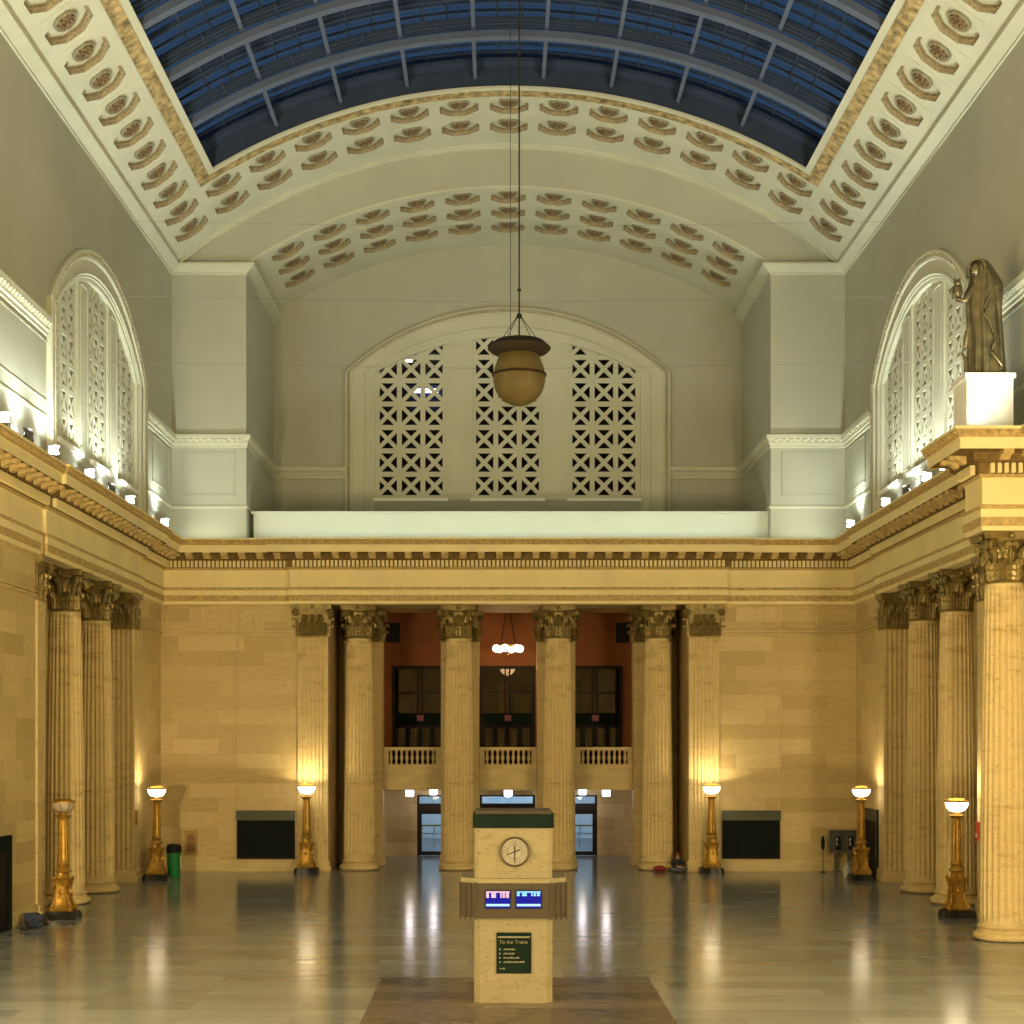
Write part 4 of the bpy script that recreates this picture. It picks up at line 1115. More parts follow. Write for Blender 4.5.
# ------------------------------------------------------------------ statue on its pedestal
t = tag(empty('pedestal', (13.93, 47.4, 14.845)), 'white block pedestal under the bronze statue', 'pedestal')
m = MB().box(-.74, .74, -.74, .74, 0, .12); m.box(-.68, .68, -.68, .68, .12, 1.62); m.build('block', M_WHITE, t, smooth=False)
MB().box(-.74, .74, -.74, .74, 1.62, 1.77).build('cap', M_WHITE, t, smooth=False)
st = tag(empty('statue', (13.95, 47.4, 16.62)), 'bronze statue of a hooded robed woman holding an owl on a white pedestal', 'statue')
st.scale = (1.06, 1.06, 1.05); st.rotation_euler.z = -.25
MB().lathe([(.56, 0), (.56, .07)], 28, sy=.9).build('base', M_BRONZE, st)
def robe():
    m = MB(); rows = []
    prof = [(.06, .05, .50, .42), (.3, .05, .49, .41), (.8, .05, .47, .39), (1.3, .03, .46, .38), (1.8, .0, .47, .38), (2.1, .0, .49, .38), (2.4, .02, .50, .37), (2.62, .04, .47, .34), (2.8, .02, .40, .31), (2.98, -.03, .34, .29), (3.12, -.07, .31, .28), (3.25, -.10, .25, .24), (3.33, -.12, .16, .16), (3.37, -.12, .03, .03)]
    n = 88
    for z, cx, rx, ry in prof:
        amp = .075 * max(0, 1 - z / 3.1) + (.018 if z < 3.1 else 0)
        row = []
        for k in range(n):
            a = 2 * PI * k / n
            f = 1 + amp * math.sin(11 * a + .5 * z) + amp * .5 * math.sin(17 * a - z)
            row.append((cx + rx * f * math.cos(a), ry * f * math.sin(a), z))
        rows.append(row)
    m.grid(rows, close_u=True)
    # edge of the mantle falling in a wave down the front
    pts = [(.18, -.36, 2.3), (.02, -.40, 1.9), (-.02, -.42, 1.72), (.14, -.42, 1.5), (.26, -.42, 1.15), (.30, -.43, .95), (.22, -.44, .78), (.20, -.44, .62), (.34, -.42, .42), (.46, -.34, .25)]
    m.tube(pts, [.05, .06, .05, .045, .05, .05, .05, .045, .06, .06], 8)
    m.tube([(.32, -.24, 2.5), (.40, -.22, 1.8), (.44, -.20, 1.0), (.46, -.18, .2)], [.08, .07, .06, .07], 8)
    # hem swept out at the left
    m.tube([(-.40, -.1, 1.5), (-.50, -.12, .9), (-.60, -.14, .72), (-.48, -.12, .5), (-.44, -.1, .1)], [.07, .07, .03, .07, .08], 8)
    # raised arm
    m.tube([(-.22, -.14, 2.62), (-.40, -.26, 2.35), (-.52, -.34, 2.12), (-.66, -.34, 2.16), (-.74, -.33, 2.2)], [.13, .12, .10, .07, .06], 10)
    return m
robe().build('robe', M_BRONZE, st, angle=1.2)
m = MB(); m.ball((-.24, -.24, 3.0), .155, .165, .20); m.ball((-.30, -.39, 2.99), .03, .05, .045); m.ball((-.30, -.35, 2.90), .07, .05, .03)
for s in (-1, 1): m.ball((-.28 + s * .065, -.375, 3.04), .032, .02, .018)
m.build('face', M_BRONZE, st)
m = MB()      # hood rim standing round the face
rows = []
for k in range(17):
    a = PI * (-.12 + 1.24 * k / 16); c = Vector((-.20 + .23 * math.cos(a), -.30, 3.02 + .27 * math.sin(a)))
    if k in (0, 16): c.z -= .12
    o_ = Vector((math.cos(a), 0, math.sin(a)))
    rows.append([c + o_ * u + Vector((0, v, 0)) for u, v in ((-.03, -.03), (.03, -.04), (.06, .12), (-.02, .12))])
m.grid(rows, close_u=True)
m.build('hood', M_BRONZE, st)
m = MB(); m.ball((-.72, -.34, 2.42), .12, .12, .21); m.ball((-.72, -.36, 2.64), .10, .10, .10)
for s in (-1, 1): m.tube([(-.72 + s * .06, -.36, 2.70), (-.72 + s * .08, -.37, 2.79)], [.03, .006], 6); m.ball((-.72 + s * .09, -.34, 2.40), .05, .1, .18)
m.tube([(-.72, -.45, 2.62), (-.72, -.49, 2.58)], [.025, .004], 6)
m.build('owl', M_BRONZE, st)
l = add_light('statue_beam', 'SPOT', (13.15, 45.95, 15.0), 60, (.95, 1, .92), .06); l.data.spot_size = math.radians(110); l.data.spot_blend = .8
l.rotation_euler = (Vector((13.93, 46.8, 16.4)) - Vector((13.15, 45.95, 15.0))).to_track_quat('-Z', 'Y').to_euler()

# ------------------------------------------------------------------ information kiosk
KX, KY = -.08, 35.9
k = tag(empty('kiosk', (KX, KY + .88, .003)), 'travertine information kiosk with clock and screens in the middle of the hall', 'kiosk')
def cham(h, c): return [(-h + c, -h), (h - c, -h), (h, -h + c), (h, h - c), (h - c, h), (-h + c, h), (-h, h - c), (-h, -h + c)]
MB().prism(cham(.88, .13), 0, 1.92).build('base', M_KIOSK, k, smooth=False)
MB().prism(cham(.875, .09), 2.80, 3.92).build('upper_block', M_KIOSK, k, smooth=False)
mh = [(-.84, -1.08), (.84, -1.08), (1.20, -.72), (1.20, .84), (.84, 1.20), (-.84, 1.20), (-1.20, .84), (-1.20, -.72)]
m = MB(); m.prism(mh, 1.92, 2.70); mon = m.build('monitor_housing', M_KMETAL, k, smooth=False)
for s in (-1, 1):
    m = MB(); m.box(s * .84 - .02, s * .84 + .02, -1.10, -1.06, 1.88, 2.72)
    for f in (.33, .66, 1): 
        x, y = s * (.84 + .36 * f), -1.08 + .36 * f; m.box(x - .015, x + .015, y - .03, y + .01, 1.86, 2.70)
    m.build('rib', M_KMETAL, mon, smooth=False)
m = MB(); m.prism([(x * .985, y * .985) for x, y in mh], 2.70, 2.80); m.build('ledge', M_KIOSK, k, smooth=False)
m = MB(); m.prism(cham(.91, .09), 3.92, 4.24); m.build('top_band', M_DGREEN, k, smooth=False)
m = MB(); m.prism(cham(.86, .09), 4.24, 4.30)
for x in (-.8, -.28, .28, .8): m.box(x - .03, x + .03, -.9, -.84, 4.24, 4.32)
m.build('top_tray', M_KMETAL, k, smooth=False)
# screens
M_SCR = mat_emit('screen_deep_blue', (.012, .012, .30), 1.0); M_SCRP = mat_emit('screen_pink_text', (1, .62, .66), 1.1); M_SCRC = mat_emit('screen_cyan_text', (.35, .85, 1), 1.1); M_SCRB = mat_emit('screen_pale_strip', (.45, .75, 1), 1.2)
for i, (x0, x1, mt) in enumerate(((-.64, -.055, M_SCRP), (.045, .637, M_SCRC))):
    d = MB().box(x0, x1, -1.095, -1.08, 2.13, 2.55).build('display', M_BLACK, k, smooth=False); d['label'] = 'blue lit departure screen with %s rows' % ('pink', 'cyan')[i]
    MB().box(x0 + .02, x1 - .02, -1.10, -1.095, 2.15, 2.53).build('screen', M_SCR, d, smooth=False)
    m = MB(); w = x1 - x0 - .06; x = x0 + .03
    m.box(x, x + w, -1.104, -1.10, 2.495, 2.52)
    for a, b in ((0, .12), (.22, .42), (.60, .66), (.70, .80), (.84, .97)):
        for q in range(2 if i else 3): m.box(x + a * w, x + b * w, -1.104, -1.10, 2.455 - q * .038, 2.485 - q * .038)
    m.build('text_rows', mt, d, smooth=False)
    MB().box(x, x + w, -1.104, -1.10, 2.19, 2.24).build('footer_strip', M_SCRB, d, smooth=False)
# clock
c = empty('clock', (.03, -.875, 3.39)); c.parent = k
R90 = Matrix.Rotation(PI / 2, 4, 'X')
def flat_lathe(prof, n=40):
    m = MB(); m.lathe(prof, n); m.v = [tuple(R90 @ Vector(p)) for p in m.v]; return m
M_CFACE = mat_plain('clock_face', (.30, .29, .235), .5, var=.08)
flat_lathe([(.34, 0), (.34, .05), (.32, .07), (.30, .06), (.29, .03)], 40).build('rim', mat_plain('clock_rim_bronze', (.07, .05, .03), .4), c)
flat_lathe([(.30, .0), (.30, .03), (.01, .031)], 40).build('face', M_CFACE, c)
rg = MB(); rg.lathe([(.165, .031), (.165, .036), (.15, .036), (.15, .031)], 40, cap=False); rg.v = [tuple(R90 @ Vector(p)) for p in rg.v]; rg.build('inner_ring', M_GREYM, c)
m = MB()
for q in range(12):
    a = q * PI / 6
    for off in ((-.025, .025) if q % 3 else (-.035, 0, .035)):
        M = Matrix.Rotation(-a, 4, 'Y') @ Matrix.Translation((off, -.034, .225)); m.obox(M, .006, .002, .045)
m.build('numerals', M_GREYM, c, smooth=False)
m = MB()
def hand_(m, a, l, tail, w):
    M = Matrix.Rotation(a, 4, 'Y')
    m.add([M @ Vector(p) for p in ((-w, -.045, -tail), (w, -.045, -tail), (w * .6, -.045, l), (-w * .6, -.045, l), (-w, -.040, -tail), (w, -.040, -tail), (w * .6, -.040, l), (-w * .6, -.040, l))], [(0, 1, 2, 3), (4, 5, 6, 7), (0, 1, 5, 4), (1, 2, 6, 5), (2, 3, 7, 6), (3, 0, 4, 7)])
hand_(m, math.radians(248), .20, .13, .014); m.build('hour_hand', M_BLACK, c, smooth=False)
m = MB(); hand_(m, PI, .235, .13, .013); m.v = [(x, y - .006, z) for x, y, z in m.v]; m.build('minute_hand', M_BLACK, c, smooth=False)
# green sign
sg = MB().box(-.38, .40, -.905, -.88, .66, 1.58).build('sign', M_DGREEN, k, smooth=False); sg['label'] = 'dark green direction sign with gold lettering'
M_SIGNT = mat_plain('sign_lettering', (.20, .20, .13), .5)
MB().box(-.35, .37, -.909, -.905, 1.46, 1.495).build('rule', M_SIGNT, sg, smooth=False)
for q, w in enumerate((.26, .24, .36, .48)):
    m = MB(); z = 1.20 - q * .095; m.box(-.32, -.285, -.908, -.905, z - .015, z + .02)
    x = -.22; random.seed(q + 3)
    while x < -.22 + w: l = random.uniform(.015, .03); m.box(x, x + l, -.908, -.905, z - .015, z + random.choice((.012, .025))); x += l + .01
    m.build('text_line', M_SIGNT, sg, smooth=False)
m = MB(); m.box(-.32, -.21, -.908, -.905, .765, .78); m.add([(-.23, -.908, .735), (-.18, -.908, .7725), (-.23, -.908, .81), (-.215, -.908, .7725)], [(0, 1, 2, 3)])
m.build('arrow', M_SIGNT, sg, smooth=False)
cu = bpy.data.curves.new('heading', 'FONT'); cu.body = 'To the Trains'; cu.size = .115; cu.extrude = .001
h = bpy.data.objects.new('heading', cu); COL.objects.link(h); h.parent = sg; h.location = (-.32, -.908, 1.33); h.rotation_euler = (PI / 2, 0, 0); 
hm = bpy.data.meshes.new_from_object(h.evaluated_get(bpy.context.evaluated_depsgraph_get())); bpy.data.objects.remove(h)
h = bpy.data.objects.new('heading', hm); COL.objects.link(h); h.parent = sg; h.location = (-.32, -.908, 1.33); h.rotation_euler = (PI / 2, 0, 0)
if not hm.materials: hm.materials.append(M_SIGNT)
hm.materials[0] = M_SIGNT

# ------------------------------------------------------------------ things along the walls
for i, s in enumerate((-1, 1)):
    x0, x1 = sorted((s * 9.6, s * 12.2))
    t = tag(empty('vent_grille', ((x0 + x1) / 2, D - .002, 0)), 'dark green wall grille with a sloping hood on the %s of the back wall' % side_word(s), 'vent', 'grilles of the back wall')
    m = MB(); m.box(-1.3, -1.22, -.14, 0, .56, 2.72); m.box(1.22, 1.3, -.14, 0, .56, 2.72); m.box(-1.22, 1.22, -.14, 0, .56, .64); m.box(-1.22, 1.22, -.05, 0, .64, 2.3); m.build('frame', M_BLACK, t, smooth=False)
    m = MB(); m.add([(-1.32, -.30, 2.30), (1.32, -.30, 2.30), (1.32, -.16, 2.74), (-1.32, -.16, 2.74), (-1.32, -.145, 2.30), (1.32, -.145, 2.30), (1.32, -.145, 2.74), (-1.32, -.145, 2.74)], [(0, 1, 2, 3), (4, 5, 6, 7), (0, 1, 5, 4), (1, 2, 6, 5), (2, 3, 7, 6), (3, 0, 4, 7)])
    m.build('hood', mat_plain('hood_grey_green', (.075, .085, .062), .45), t, smooth=False)
    for q in range(3):
        a = -1.22 + q * .8133; m = MB()
        for z in range(20): m.box(a + .03, a + .78, -.10, -.08, .66 + z * .082, .69 + z * .082)
        for xx in range(9): m.box(a + .03 + xx * .09, a + .05 + xx * .09, -.11, -.10, .64, 2.3)
        m.build('mesh_screen', M_DGREEN, t, smooth=False)
# niche in the back left wall
t = struct(empty('trim_niche', (-14.28, D - .002, 0)), 'small arched tan drinking niche in the back wall left of the grille', 'niche')
def niche_pts(w, z0, z1): return [(-w, z0), (w, z0), (w, z1)] + [(w * math.cos(PI * q / 10), z1 + w * math.sin(PI * q / 10)) for q in range(1, 10)] + [(-w, z1)]
m = MB(); m.faces2d([(-.30, .72), (.30, .72), (.30, 1.84), (-.30, 1.84)], [niche_pts(.19, .86, 1.48)], lambda u, v: (u, -.06, v))
for a, b in (((-.30, .72), (.30, .72)), ((.30, .72), (.30, 1.84)), ((.30, 1.84), (-.30, 1.84)), ((-.30, 1.84), (-.30, .72))): m.add([(a[0], -.06, a[1]), (b[0], -.06, b[1]), (b[0], 0, b[1]), (a[0], 0, a[1])], [(0, 1, 2, 3)])
m.build('surround', mat_plain('niche_tan', (.42, .285, .11), .6), t, smooth=False)
n = niche_pts(.19, .86, 1.48); m = MB(); m.prism(n, 0, .005, Matrix(((1, 0, 0, 0), (0, 0, -1, 0), (0, 1, 0, 0), (0, 0, 0, 1)))); m.grid([[(u, -.06, v) for u, v in n], [(u * .9, -.005, .86 + (v - .86) * .95) for u, v in n]], close_u=True)
m.build('recess', mat_plain('niche_brown', (.27, .16, .055), .6), t, smooth=False)
MB().box(-.16, .16, -.14, -.06, .82, .87).build('basin', bpy.data.materials['niche_tan'], t, smooth=False)
# bins
def bin_(w, h, body, lidh, col, lid):
    r = empty('bin')
    MB().lathe([(w * .86, 0), (w * .9, .02), (w, h - lidh)], 24).build('body', col, r)
    MB().lathe([(w * 1.06, h - lidh + .002), (w * 1.08, h - lidh + .06), (w * 1.04, h - .08), (w * .8, h - .02), (w * .3, h)], 24).build('lid', lid, r)
    return r
M_GREEN = mat_plain('bin_green', (.012, .19, .05), .4, var=.1)
o = bin_(.30, 1.45, 0, .38, M_GREEN, M_BLACK); o.location = (-14.36, 68.6, 0); tag(o, 'green round bin with black lid beside the corner floor lamp', 'bin')
m = MB(); rows = [[(.302 * math.cos(a) , .302 * math.sin(a), z) for a in [-.35 + .5 * q / 5 for q in range(6)]] for z in (.35, .95)]; m.grid(rows); m.build('sticker', M_WHITE, o)
o = bin_(.22, 1.15, 0, .28, mat_plain('bin_red', (.22, .02, .015), .4), M_BLACK); o.location = (-15.22, 68.9, 0); tag(o, 'dark red bin half hidden behind the corner floor lamp', 'bin')
# payphones
ph = None
for x, lb in ((14.63, 'grey payphone box on a post, the one nearer the grille'), (15.22, 'grey payphone box partly hidden behind the corner floor lamp')):
    if ph is None:
        ph = empty('payphone')
        m = MB(); m.box(-.27, .27, -.10, 0, .88, 1.86); m.box(-.30, -.27, -.34, 0, .86, 1.88); m.box(.27, .30, -.34, 0, .86, 1.88); m.box(-.27, .27, -.34, 0, 1.86, 1.88); m.box(-.27, .27, -.30, -.10, .86, .88); m.build('enclosure', M_GREYM, ph, smooth=False)
        ps = MB().box(-.02, .2, -.20, -.10, 1.0, 1.6).build('phone', M_BLACK, ph, smooth=False)
        MB().tube([(.05, -.22, 1.52), (.02, -.26, 1.45), (.02, -.26, 1.28), (.05, -.22, 1.2)], .03, 8).build('handset', M_WHITE, ps)
        MB().box(-.07, .07, -.16, -.05, .03, .86).box(-.2, .2, -.3, 0, 0, .03).build('post', M_GREYM, ph, smooth=False); o = ph
    else: o = copy_tree(ph)
    o.location = (x, D - .35, 0); tag(o, lb, 'payphone', 'payphones in the back right corner')
t = tag(empty('ash_stand', (14.03, 71.4, 0)), 'slim black stand with an oval head beside the payphones', 'stand')
MB().lathe([(.14, 0), (.14, .03), (.03, .05)], 16).build('base', M_BLACK, t)
MB().tube([(0, 0, .04), (0, 0, .98)], .018, 6).build('pole', M_BLACK, t)
m = MB().ball((0, 0, 1.3), .09, .05, .34); m.build('head', M_BLACK, t)
t = tag(empty('bag', (14.55, 67.15 + 1.6, 0)), 'small white bag on the floor left of the corner floor lamp', 'bag')
MB().lathe([(.15, 0), (.18, .12), (.16, .38), (.10, .55), (.13, .62)], 12, sy=.7).build('sack', mat_plain('white_plastic', (.45, .48, .45), .4, var=.3, scale=8), t)
MB().tube([(-.1, 0, .6), (-.06, 0, .72), (.06, 0, .72), (.1, 0, .6)], .012, 6).build('handle', bpy.data.materials['white_plastic'], t)
# side doors and small wall boxes
M_TEALD = mat_plain('dark_teal_door', (.010, .032, .034), .35, var=.15)
for s, y0, y1, z1, nm, lb in ((1, 67.65, 69.9, 2.95, 'door_4', 'dark green door in the right wall by the corner'), (-1, 47.7, 49.7, 2.95, 'door_5', 'dark green door at the left edge')):
    m = MB(); a, b = sorted((s * WX, s * (WX - .12)))
    m.box(a, b, y0, y0 + .14, 0, z1); m.box(a, b, y1 - .14, y1, 0, z1); m.box(a, b, y0 + .14, y1 - .14, z1 - .5, z1)
    d = struct(m.build(nm, M_DGREEN if s < 0 else M_TEALD, smooth=False), lb, 'door')
    a, b = sorted((s * WX, s * (WX - .05)))
    lf = MB().box(a, b, y0 + .14, y1 - .14, .01, z1 - .5).build('door_leaf', M_BLACK, d, smooth=False)
    a, b = sorted((s * (WX - .05), s * (WX - .12))); MB().box(a, b, y0 + .25, y0 + .29, 1.0, 1.35).build('door_handle', M_GREYM, lf, smooth=False)
t = tag(empty('alarm_box', (15.57, 53.33, 2.55)), 'red alarm box on the pier beside the large column', 'alarm')
MB().box(-.07, 0, -.14, .14, 0, .62).build('housing', mat_plain('alarm_red', (.42, .05, .02), .4), t, smooth=False)
MB().box(-.085, -.07, -.07, .07, .12, .24).build('lens', M_WHITE, t, smooth=False)
t = tag(empty('wall_sign', (-15.57, 66.8, 2.35)), 'small orange plate on the left pier beside the corner floor lamp', 'sign')
MB().box(0, .03, -.14, .14, 0, .62).build('plate', mat_plain('orange_plate', (.32, .13, .02), .5), t, smooth=False)

# ------------------------------------------------------------------ people
def skinned(name, V, E, R, mat, parent, sub=2, root=0):
    me = bpy.data.meshes.new(name); me.from_pydata(V, E, []); me.update()
    o = bpy.data.objects.new(name, me); COL.objects.link(o); o.parent = parent
    me.materials.append(mat)
    o.modifiers.new('Skin', 'SKIN')
    for i, r in enumerate(R):
        d = me.skin_vertices[0].data[i]
        d.radius = (r, r) if not isinstance(r, tuple) else r
        d.use_root = (i == root); d.use_loose = False
    s = o.modifiers.new('Sub', 'SUBSURF'); s.levels = sub; s.render_levels = sub
    o.modifiers['Skin'].use_smooth_shade = True
    return o
def chain(V, E, R, start, pts):
    """adds a chain of (point, radius) from vertex index start; returns the last index"""
    p = start
    for q, r in pts:
        V.append(q); R.append(r); E.append((p, len(V) - 1)); p = len(V) - 1
    return p
def fingers(V, E, R, palm, d, side, up):
    d = Vector(d).normalized(); side = Vector(side).normalized(); up = Vector(up).normalized(); P = Vector(V[palm])
    for k, l in enumerate((.075, .085, .08, .062)):
        b = P + side * (.027 - .018 * k)
        chain(V, E, R, palm, [(tuple(b + d * .045), .011), (tuple(b + d * (.045 + l * .5) - up * .006), .009), (tuple(b + d * (.045 + l * .85) - up * .03), .008)])
    chain(V, E, R, palm, [(tuple(P + side * .045 + d * .0), .012), (tuple(P + side * .062 + d * .04), .010)])
M_SKIN = mat_plain('skin', (.42, .25, .16), .5, var=.08); M_JEAN = mat_plain('blue_jeans', (.035, .05, .10), .8, var=.25, scale=6); M_JACK = mat_plain('dark_jacket', (.022, .022, .026), .75, var=.25, scale=6)
M_GJEAN = mat_plain('grey_jeans', (.10, .11, .14), .8, var=.25, scale=6); M_HAIR = mat_plain('dark_hair', (.03, .018, .012), .6, var=.3, scale=12); M_SHOE = mat_plain('dark_shoes', (.02, .02, .02), .5)
def head_bits(parent, c, fwd, up, hair_mat, hair_name):
    """nose, eyes, mouth and ears as small features; hair or cap"""
    f = Vector(fwd).normalized(); u = Vector(up).normalized(); s = f.cross(u)
    c = Vector(c)
    M = Matrix((( s.x, f.x, u.x, c.x), (s.y, f.y, u.y, c.y), (s.z, f.z, u.z, c.z), (0, 0, 0, 1)))
    m = MB(); m.ball((0, .088, -.012), .014, .022, .022, 8, 6)
    for q in (-1, 1): m.ball((q * .074, -.005, -.01), .012, .02, .03, 8, 6)
    m.v = [tuple(M @ Vector(p)) for p in m.v]; m.build('nose_and_ears', M_SKIN, parent)
    m = MB()
    for q in (-1, 1): m.ball((q * .03, .078, .012), .012, .008, .006, 8, 6)
    m.ball((0, .078, -.052), .022, .006, .005, 8, 6)
    m.v = [tuple(M @ Vector(p)) for p in m.v]; m.build('eyes_and_mouth', M_HAIR, parent)
    m = MB(); rows = []
    for i in range(7):
        a = PI / 2 * i / 6 * 1.12; rows.append([(.083 * math.cos(a - .18) * math.cos(2 * PI * k / 16), -.008 + .098 * math.cos(a - .18) * math.sin(2 * PI * k / 16), .02 + .098 * math.sin(a - .18) if i else -.01) for k in range(16)])
    m.grid(rows, close_u=True)
    if hair_name == 'cap': m.ball((0, .10, .035), .06, .06, .012, 12, 6)
    m.v = [tuple(M @ Vector(p)) for p in m.v]; m.build(hair_name, hair_mat, parent)

# seated cross-legged person
def seated():
    V = [(0, 0, .13)]; E = []; R = [.13]
    sp_ = chain(V, E, R, 0, [((0, .03, .32), .115), ((0, .01, .50), .125)])
    nk = chain(V, E, R, sp_, [((0, -.01, .61), .055), ((0, -.03, .67), .052), ((0, -.05, .76), .088), ((0, -.055, .85), .078)])
    for s in (-1, 1):
        w = chain(V, E, R, sp_, [((s * .17, .01, .53), .062), ((s * .25, -.04, .36), .045), ((s * .20, -.18, .27), .036), ((s * .09, -.29, .27), .028), ((s * .06, -.32, .265), (.038, .022))])
        fingers(V, E, R, w, (-s * .6, -.7, -.2), (-s * .3, -.2, .9), (0, 0, 1))
        chain(V, E, R, 0, [((s * .10, -.04, .12), .095), ((s * .34, -.22, .17), .07), ((s * .10, -.36, .085), .05), ((-s * .10, -.36, .05), .038), ((-s * .17, -.40, .04), .036)])
    return V, E, R
pt = tag(empty('person', (7.56, 71.6, 0), .2), 'person in a dark jacket and red cap seated cross-legged on the floor by a column', 'person')
pt.scale = (1.14, 1.1, .98)
V, E, R = seated(); skinned('body', V, E, R, M_SKIN, pt)
V = [(0, .03, .20)]; E = []; R = [.15]
c = chain(V, E, R, 0, [((0, .02, .36), .145), ((0, .01, .51), .150), ((0, .0, .585), .075)])
for s in (-1, 1): chain(V, E, R, 2, [((s * .18, .01, .53), .080), ((s * .255, -.04, .36), .062), ((s * .20, -.18, .27), .050), ((s * .12, -.26, .27), .045)])
skinned('jacket', V, E, R, M_JACK, pt)
V = [(0, .0, .14)]; E = []; R = [.145]
for s in (-1, 1): chain(V, E, R, 0, [((s * .10, -.04, .125), .105), ((s * .34, -.22, .17), .082), ((s * .10, -.36, .09), .062), ((-s * .06, -.36, .06), .052)])
skinned('trousers', V, E, R, M_GJEAN, pt)
for s in (-1, 1):
    m = MB().ball((-s * .16, -.40, .05), .11, .055, .048); m.build('shoe', M_SHOE, pt)
head_bits(pt, (0, -.06, .80), (.1, -1, -.15), (0, -.15, 1), mat_plain('cap_red', (.16, .015, .012), .7), 'cap')
MB().box(-.10, .12, -.40, -.28, .23, .245).build('book', M_WHITE, pt, smooth=False)
t = tag(empty('duffel_bag', (6.76, 71.55, 0), .1), 'red bag on the floor beside the seated person', 'bag')
m = MB(); rows = []
for i in range(9):
    f = i / 8; rr = .13 * math.sin(PI * (.18 + .64 * f)) ** .5; rows.append([(-.26 + .52 * f, rr * 1.1 * math.cos(2 * PI * k / 14), .135 + rr * math.sin(2 * PI * k / 14)) for k in range(14)])
m.grid(rows, close_u=True); m.f += [tuple(range(14)), tuple(range(8 * 14, 9 * 14))]; m.build('bag_body', mat_plain('bag_red', (.20, .012, .012), .6, var=.2), t)
MB().tube([(-.15, -.05, .25), (-.10, -.09, .30), (.10, -.09, .30), (.15, -.05, .25)], .014, 6).build('handle', M_BLACK, t)

# person lying on the floor by the unlit lamp
pt = tag(empty('person', (-15.24, 50.45, 0), -.02), 'person in blue jeans lying curled on the floor beside the unlit lamp', 'person')
V = [(0, 0, .17)]; E = []; R = [(.13, .12)]
sp_ = chain(V, E, R, 0, [((.02, .22, .16), .115), ((.0, .44, .17), .13)])
chain(V, E, R, sp_, [((.02, .57, .15), .055), ((.04, .63, .14), .052), ((.07, .73, .13), .088), ((.08, .81, .13), .078)])
w = chain(V, E, R, sp_, [((.05, .50, .29), .06), ((.26, .34, .22), .045), ((.34, .52, .10), .034), ((.30, .66, .06), .026), ((.28, .69, .05), (.036, .022))])
fingers(V, E, R, w, (-.3, .9, 0), (0.9, .3, 0), (0, 0, 1))
w = chain(V, E, R, sp_, [((.08, .48, .09), .06), ((.24, .56, .06), .043), ((.20, .72, .045), .032), ((.17, .76, .045), (.036, .022))])
fingers(V, E, R, w, (-.3, .9, 0), (0.9, .3, 0), (0, 0, 1))
LEG = [[((.05, -.06, .25), .10), ((.42, -.02, .27), .075), ((.22, -.42, .17), .052), ((.16, -.54, .13), .04), ((.26, -.60, .12), .036)],
       [((.05, -.08, .11), .095), ((.40, -.14, .09), .07), ((.10, -.48, .07), .05), ((.03, -.58, .06), .04), ((.12, -.66, .05), .036)]]
for L in LEG: chain(V, E, R, 0, [(p, r * .72) for p, r in L])
pt.scale = (1.2, 1.3, 1.15)
skinned('body', V, E, R, M_SKIN, pt)
V = [(.0, .06, .17)]; E = []; R = [.15]
chain(V, E, R, 0, [((.02, .22, .165), .14), ((0, .44, .175), .152), ((.02, .545, .155), .075)])
chain(V, E, R, 2, [((.05, .50, .295), .075), ((.26, .34, .22), .06), ((.34, .50, .11), .046)]); chain(V, E, R, 2, [((.08, .48, .10), .07), ((.24, .56, .065), .055), ((.21, .67, .05), .044)])
skinned('jacket', V, E, R, mat_plain('grey_brown_jacket', (.075, .06, .04), .8, var=.3, scale=6), pt)
V = [(0, .0, .17)]; E = []; R = [.16]
for L in LEG: chain(V, E, R, 0, [(p, r * 1.22) for p, r in L[:4]])
skinned('trousers', V, E, R, M_JEAN, pt)
for L in LEG:
    p = Vector(L[4][0]); m = MB().ball(tuple(p - Vector((.03, -.02, 0))), .11, .06, .05); m.build('shoe', M_SHOE, pt)
head_bits(pt, (.075, .765, .13), (1, .1, .1), (.05, 1, 0), M_HAIR, 'hair')

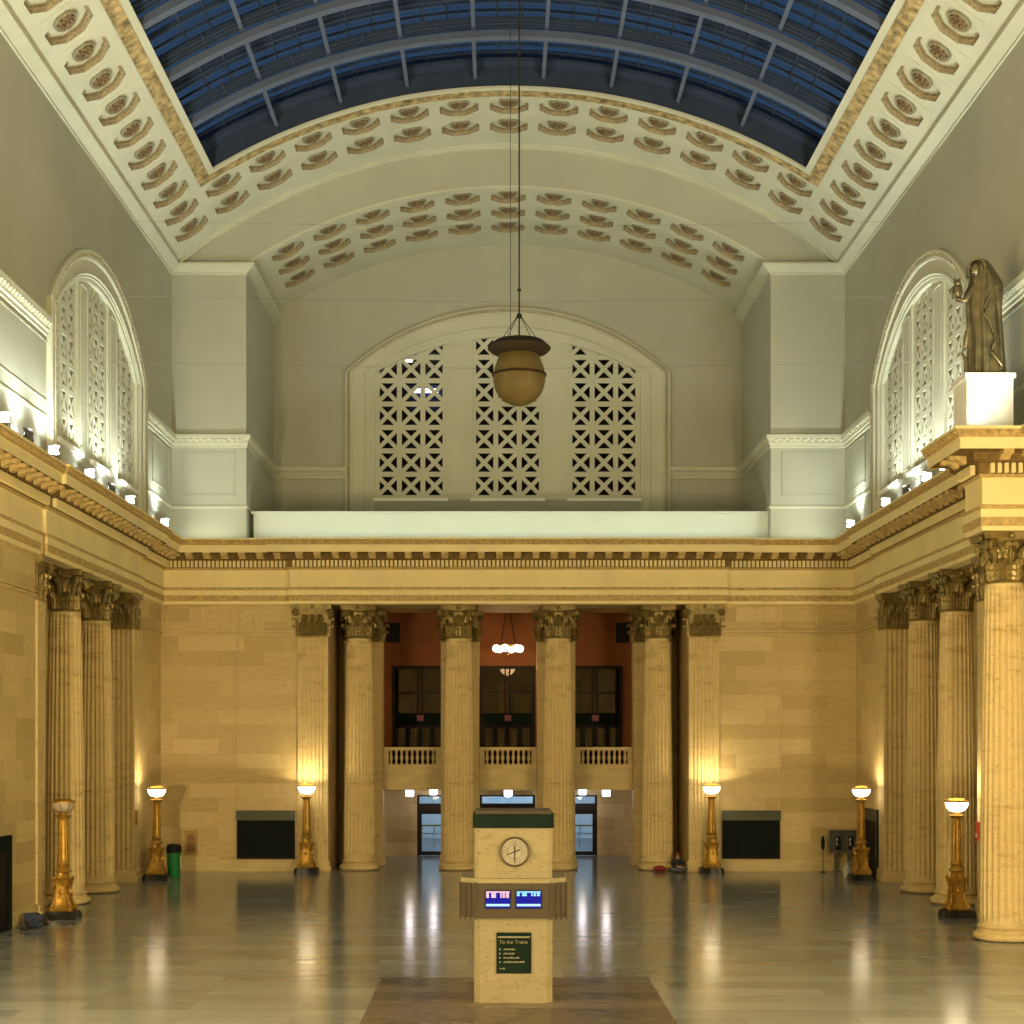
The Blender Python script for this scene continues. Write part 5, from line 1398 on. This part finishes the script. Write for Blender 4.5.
# ------------------------------------------------------------------ light, world, camera
def warm_point(x, y, z, w, r=.5):
    return add_light('hall_fill', 'POINT', (x, y, z), w, WARM, r)
FILL_W = 5200  # unseen warm fill points added to brighten the lower hall
for y in (27, 18, 9):
    for s in (-1, 1): warm_point(s * 14.2, y, 4.6, FILL_W)
for x, y, lb in LANT: add_light('lantern_light', 'POINT', (x, y, 2.95), 12, (1, .76, .46), .15)
add_light('chandelier_light', 'POINT', (.02, 78.6, 9.7), 130, (1, .62, .3), .4)
add_light('street_fill', 'POINT', (0, 88.5, 7.5), 2600, (.62, .82, 1), .4)  # unseen cool light added to brighten the building beyond the doors
add_light('office_light', 'POINT', (0, 83.6, 9.5), 6, (1, .6, .3), .3)
w = bpy.data.worlds.new('dusk'); sc.world = w; w.use_nodes = True
nt = w.node_tree; bg = nt.nodes['Background']
tc = N(nt, 'ShaderNodeTexCoord'); sp = N(nt, 'ShaderNodeSeparateXYZ'); nt.links.new(tc.outputs['Generated'], sp.inputs[0])
cr = N(nt, 'ShaderNodeValToRGB'); e = cr.color_ramp.elements
e[0].position = .02; e[0].color = (.30, .46, .62, 1); e[1].position = .34; e[1].color = (.022, .048, .092, 1)
k_ = e.new(.15); k_.color = (.12, .21, .34, 1)
nt.links.new(sp.outputs['Z'], cr.inputs[0]); nt.links.new(cr.outputs[0], bg.inputs['Color']); bg.inputs['Strength'].default_value = 1.0

cam = bpy.data.cameras.new('camera'); co = bpy.data.objects.new('camera', cam); COL.objects.link(co)
co.location = (-.38, 0, 5.9); co.rotation_euler = (PI / 2, 0, 0)
cam.sensor_width = 36; cam.sensor_fit = 'HORIZONTAL'; cam.lens = 1600 / 1024 * 36
cam.shift_x = (512 - 500) / 1024; cam.shift_y = (740 - 512) / 1024
cam.clip_start = .1; cam.clip_end = 400
sc.camera = co
sc.view_settings.view_transform = 'Standard'; sc.view_settings.look = 'None'; sc.view_settings.gamma = 1; sc.view_settings.exposure = .14
sc.view_settings.use_curve_mapping = False
sc.cycles.use_denoising = True
sc.cycles.max_bounces = 6; sc.cycles.diffuse_bounces = 4; sc.cycles.glossy_bounces = 3; sc.cycles.transparent_max_bounces = 8
sc.cycles.sample_clamp_indirect = 4
sc.cycles.caustics_reflective = False; sc.cycles.caustics_refractive = False
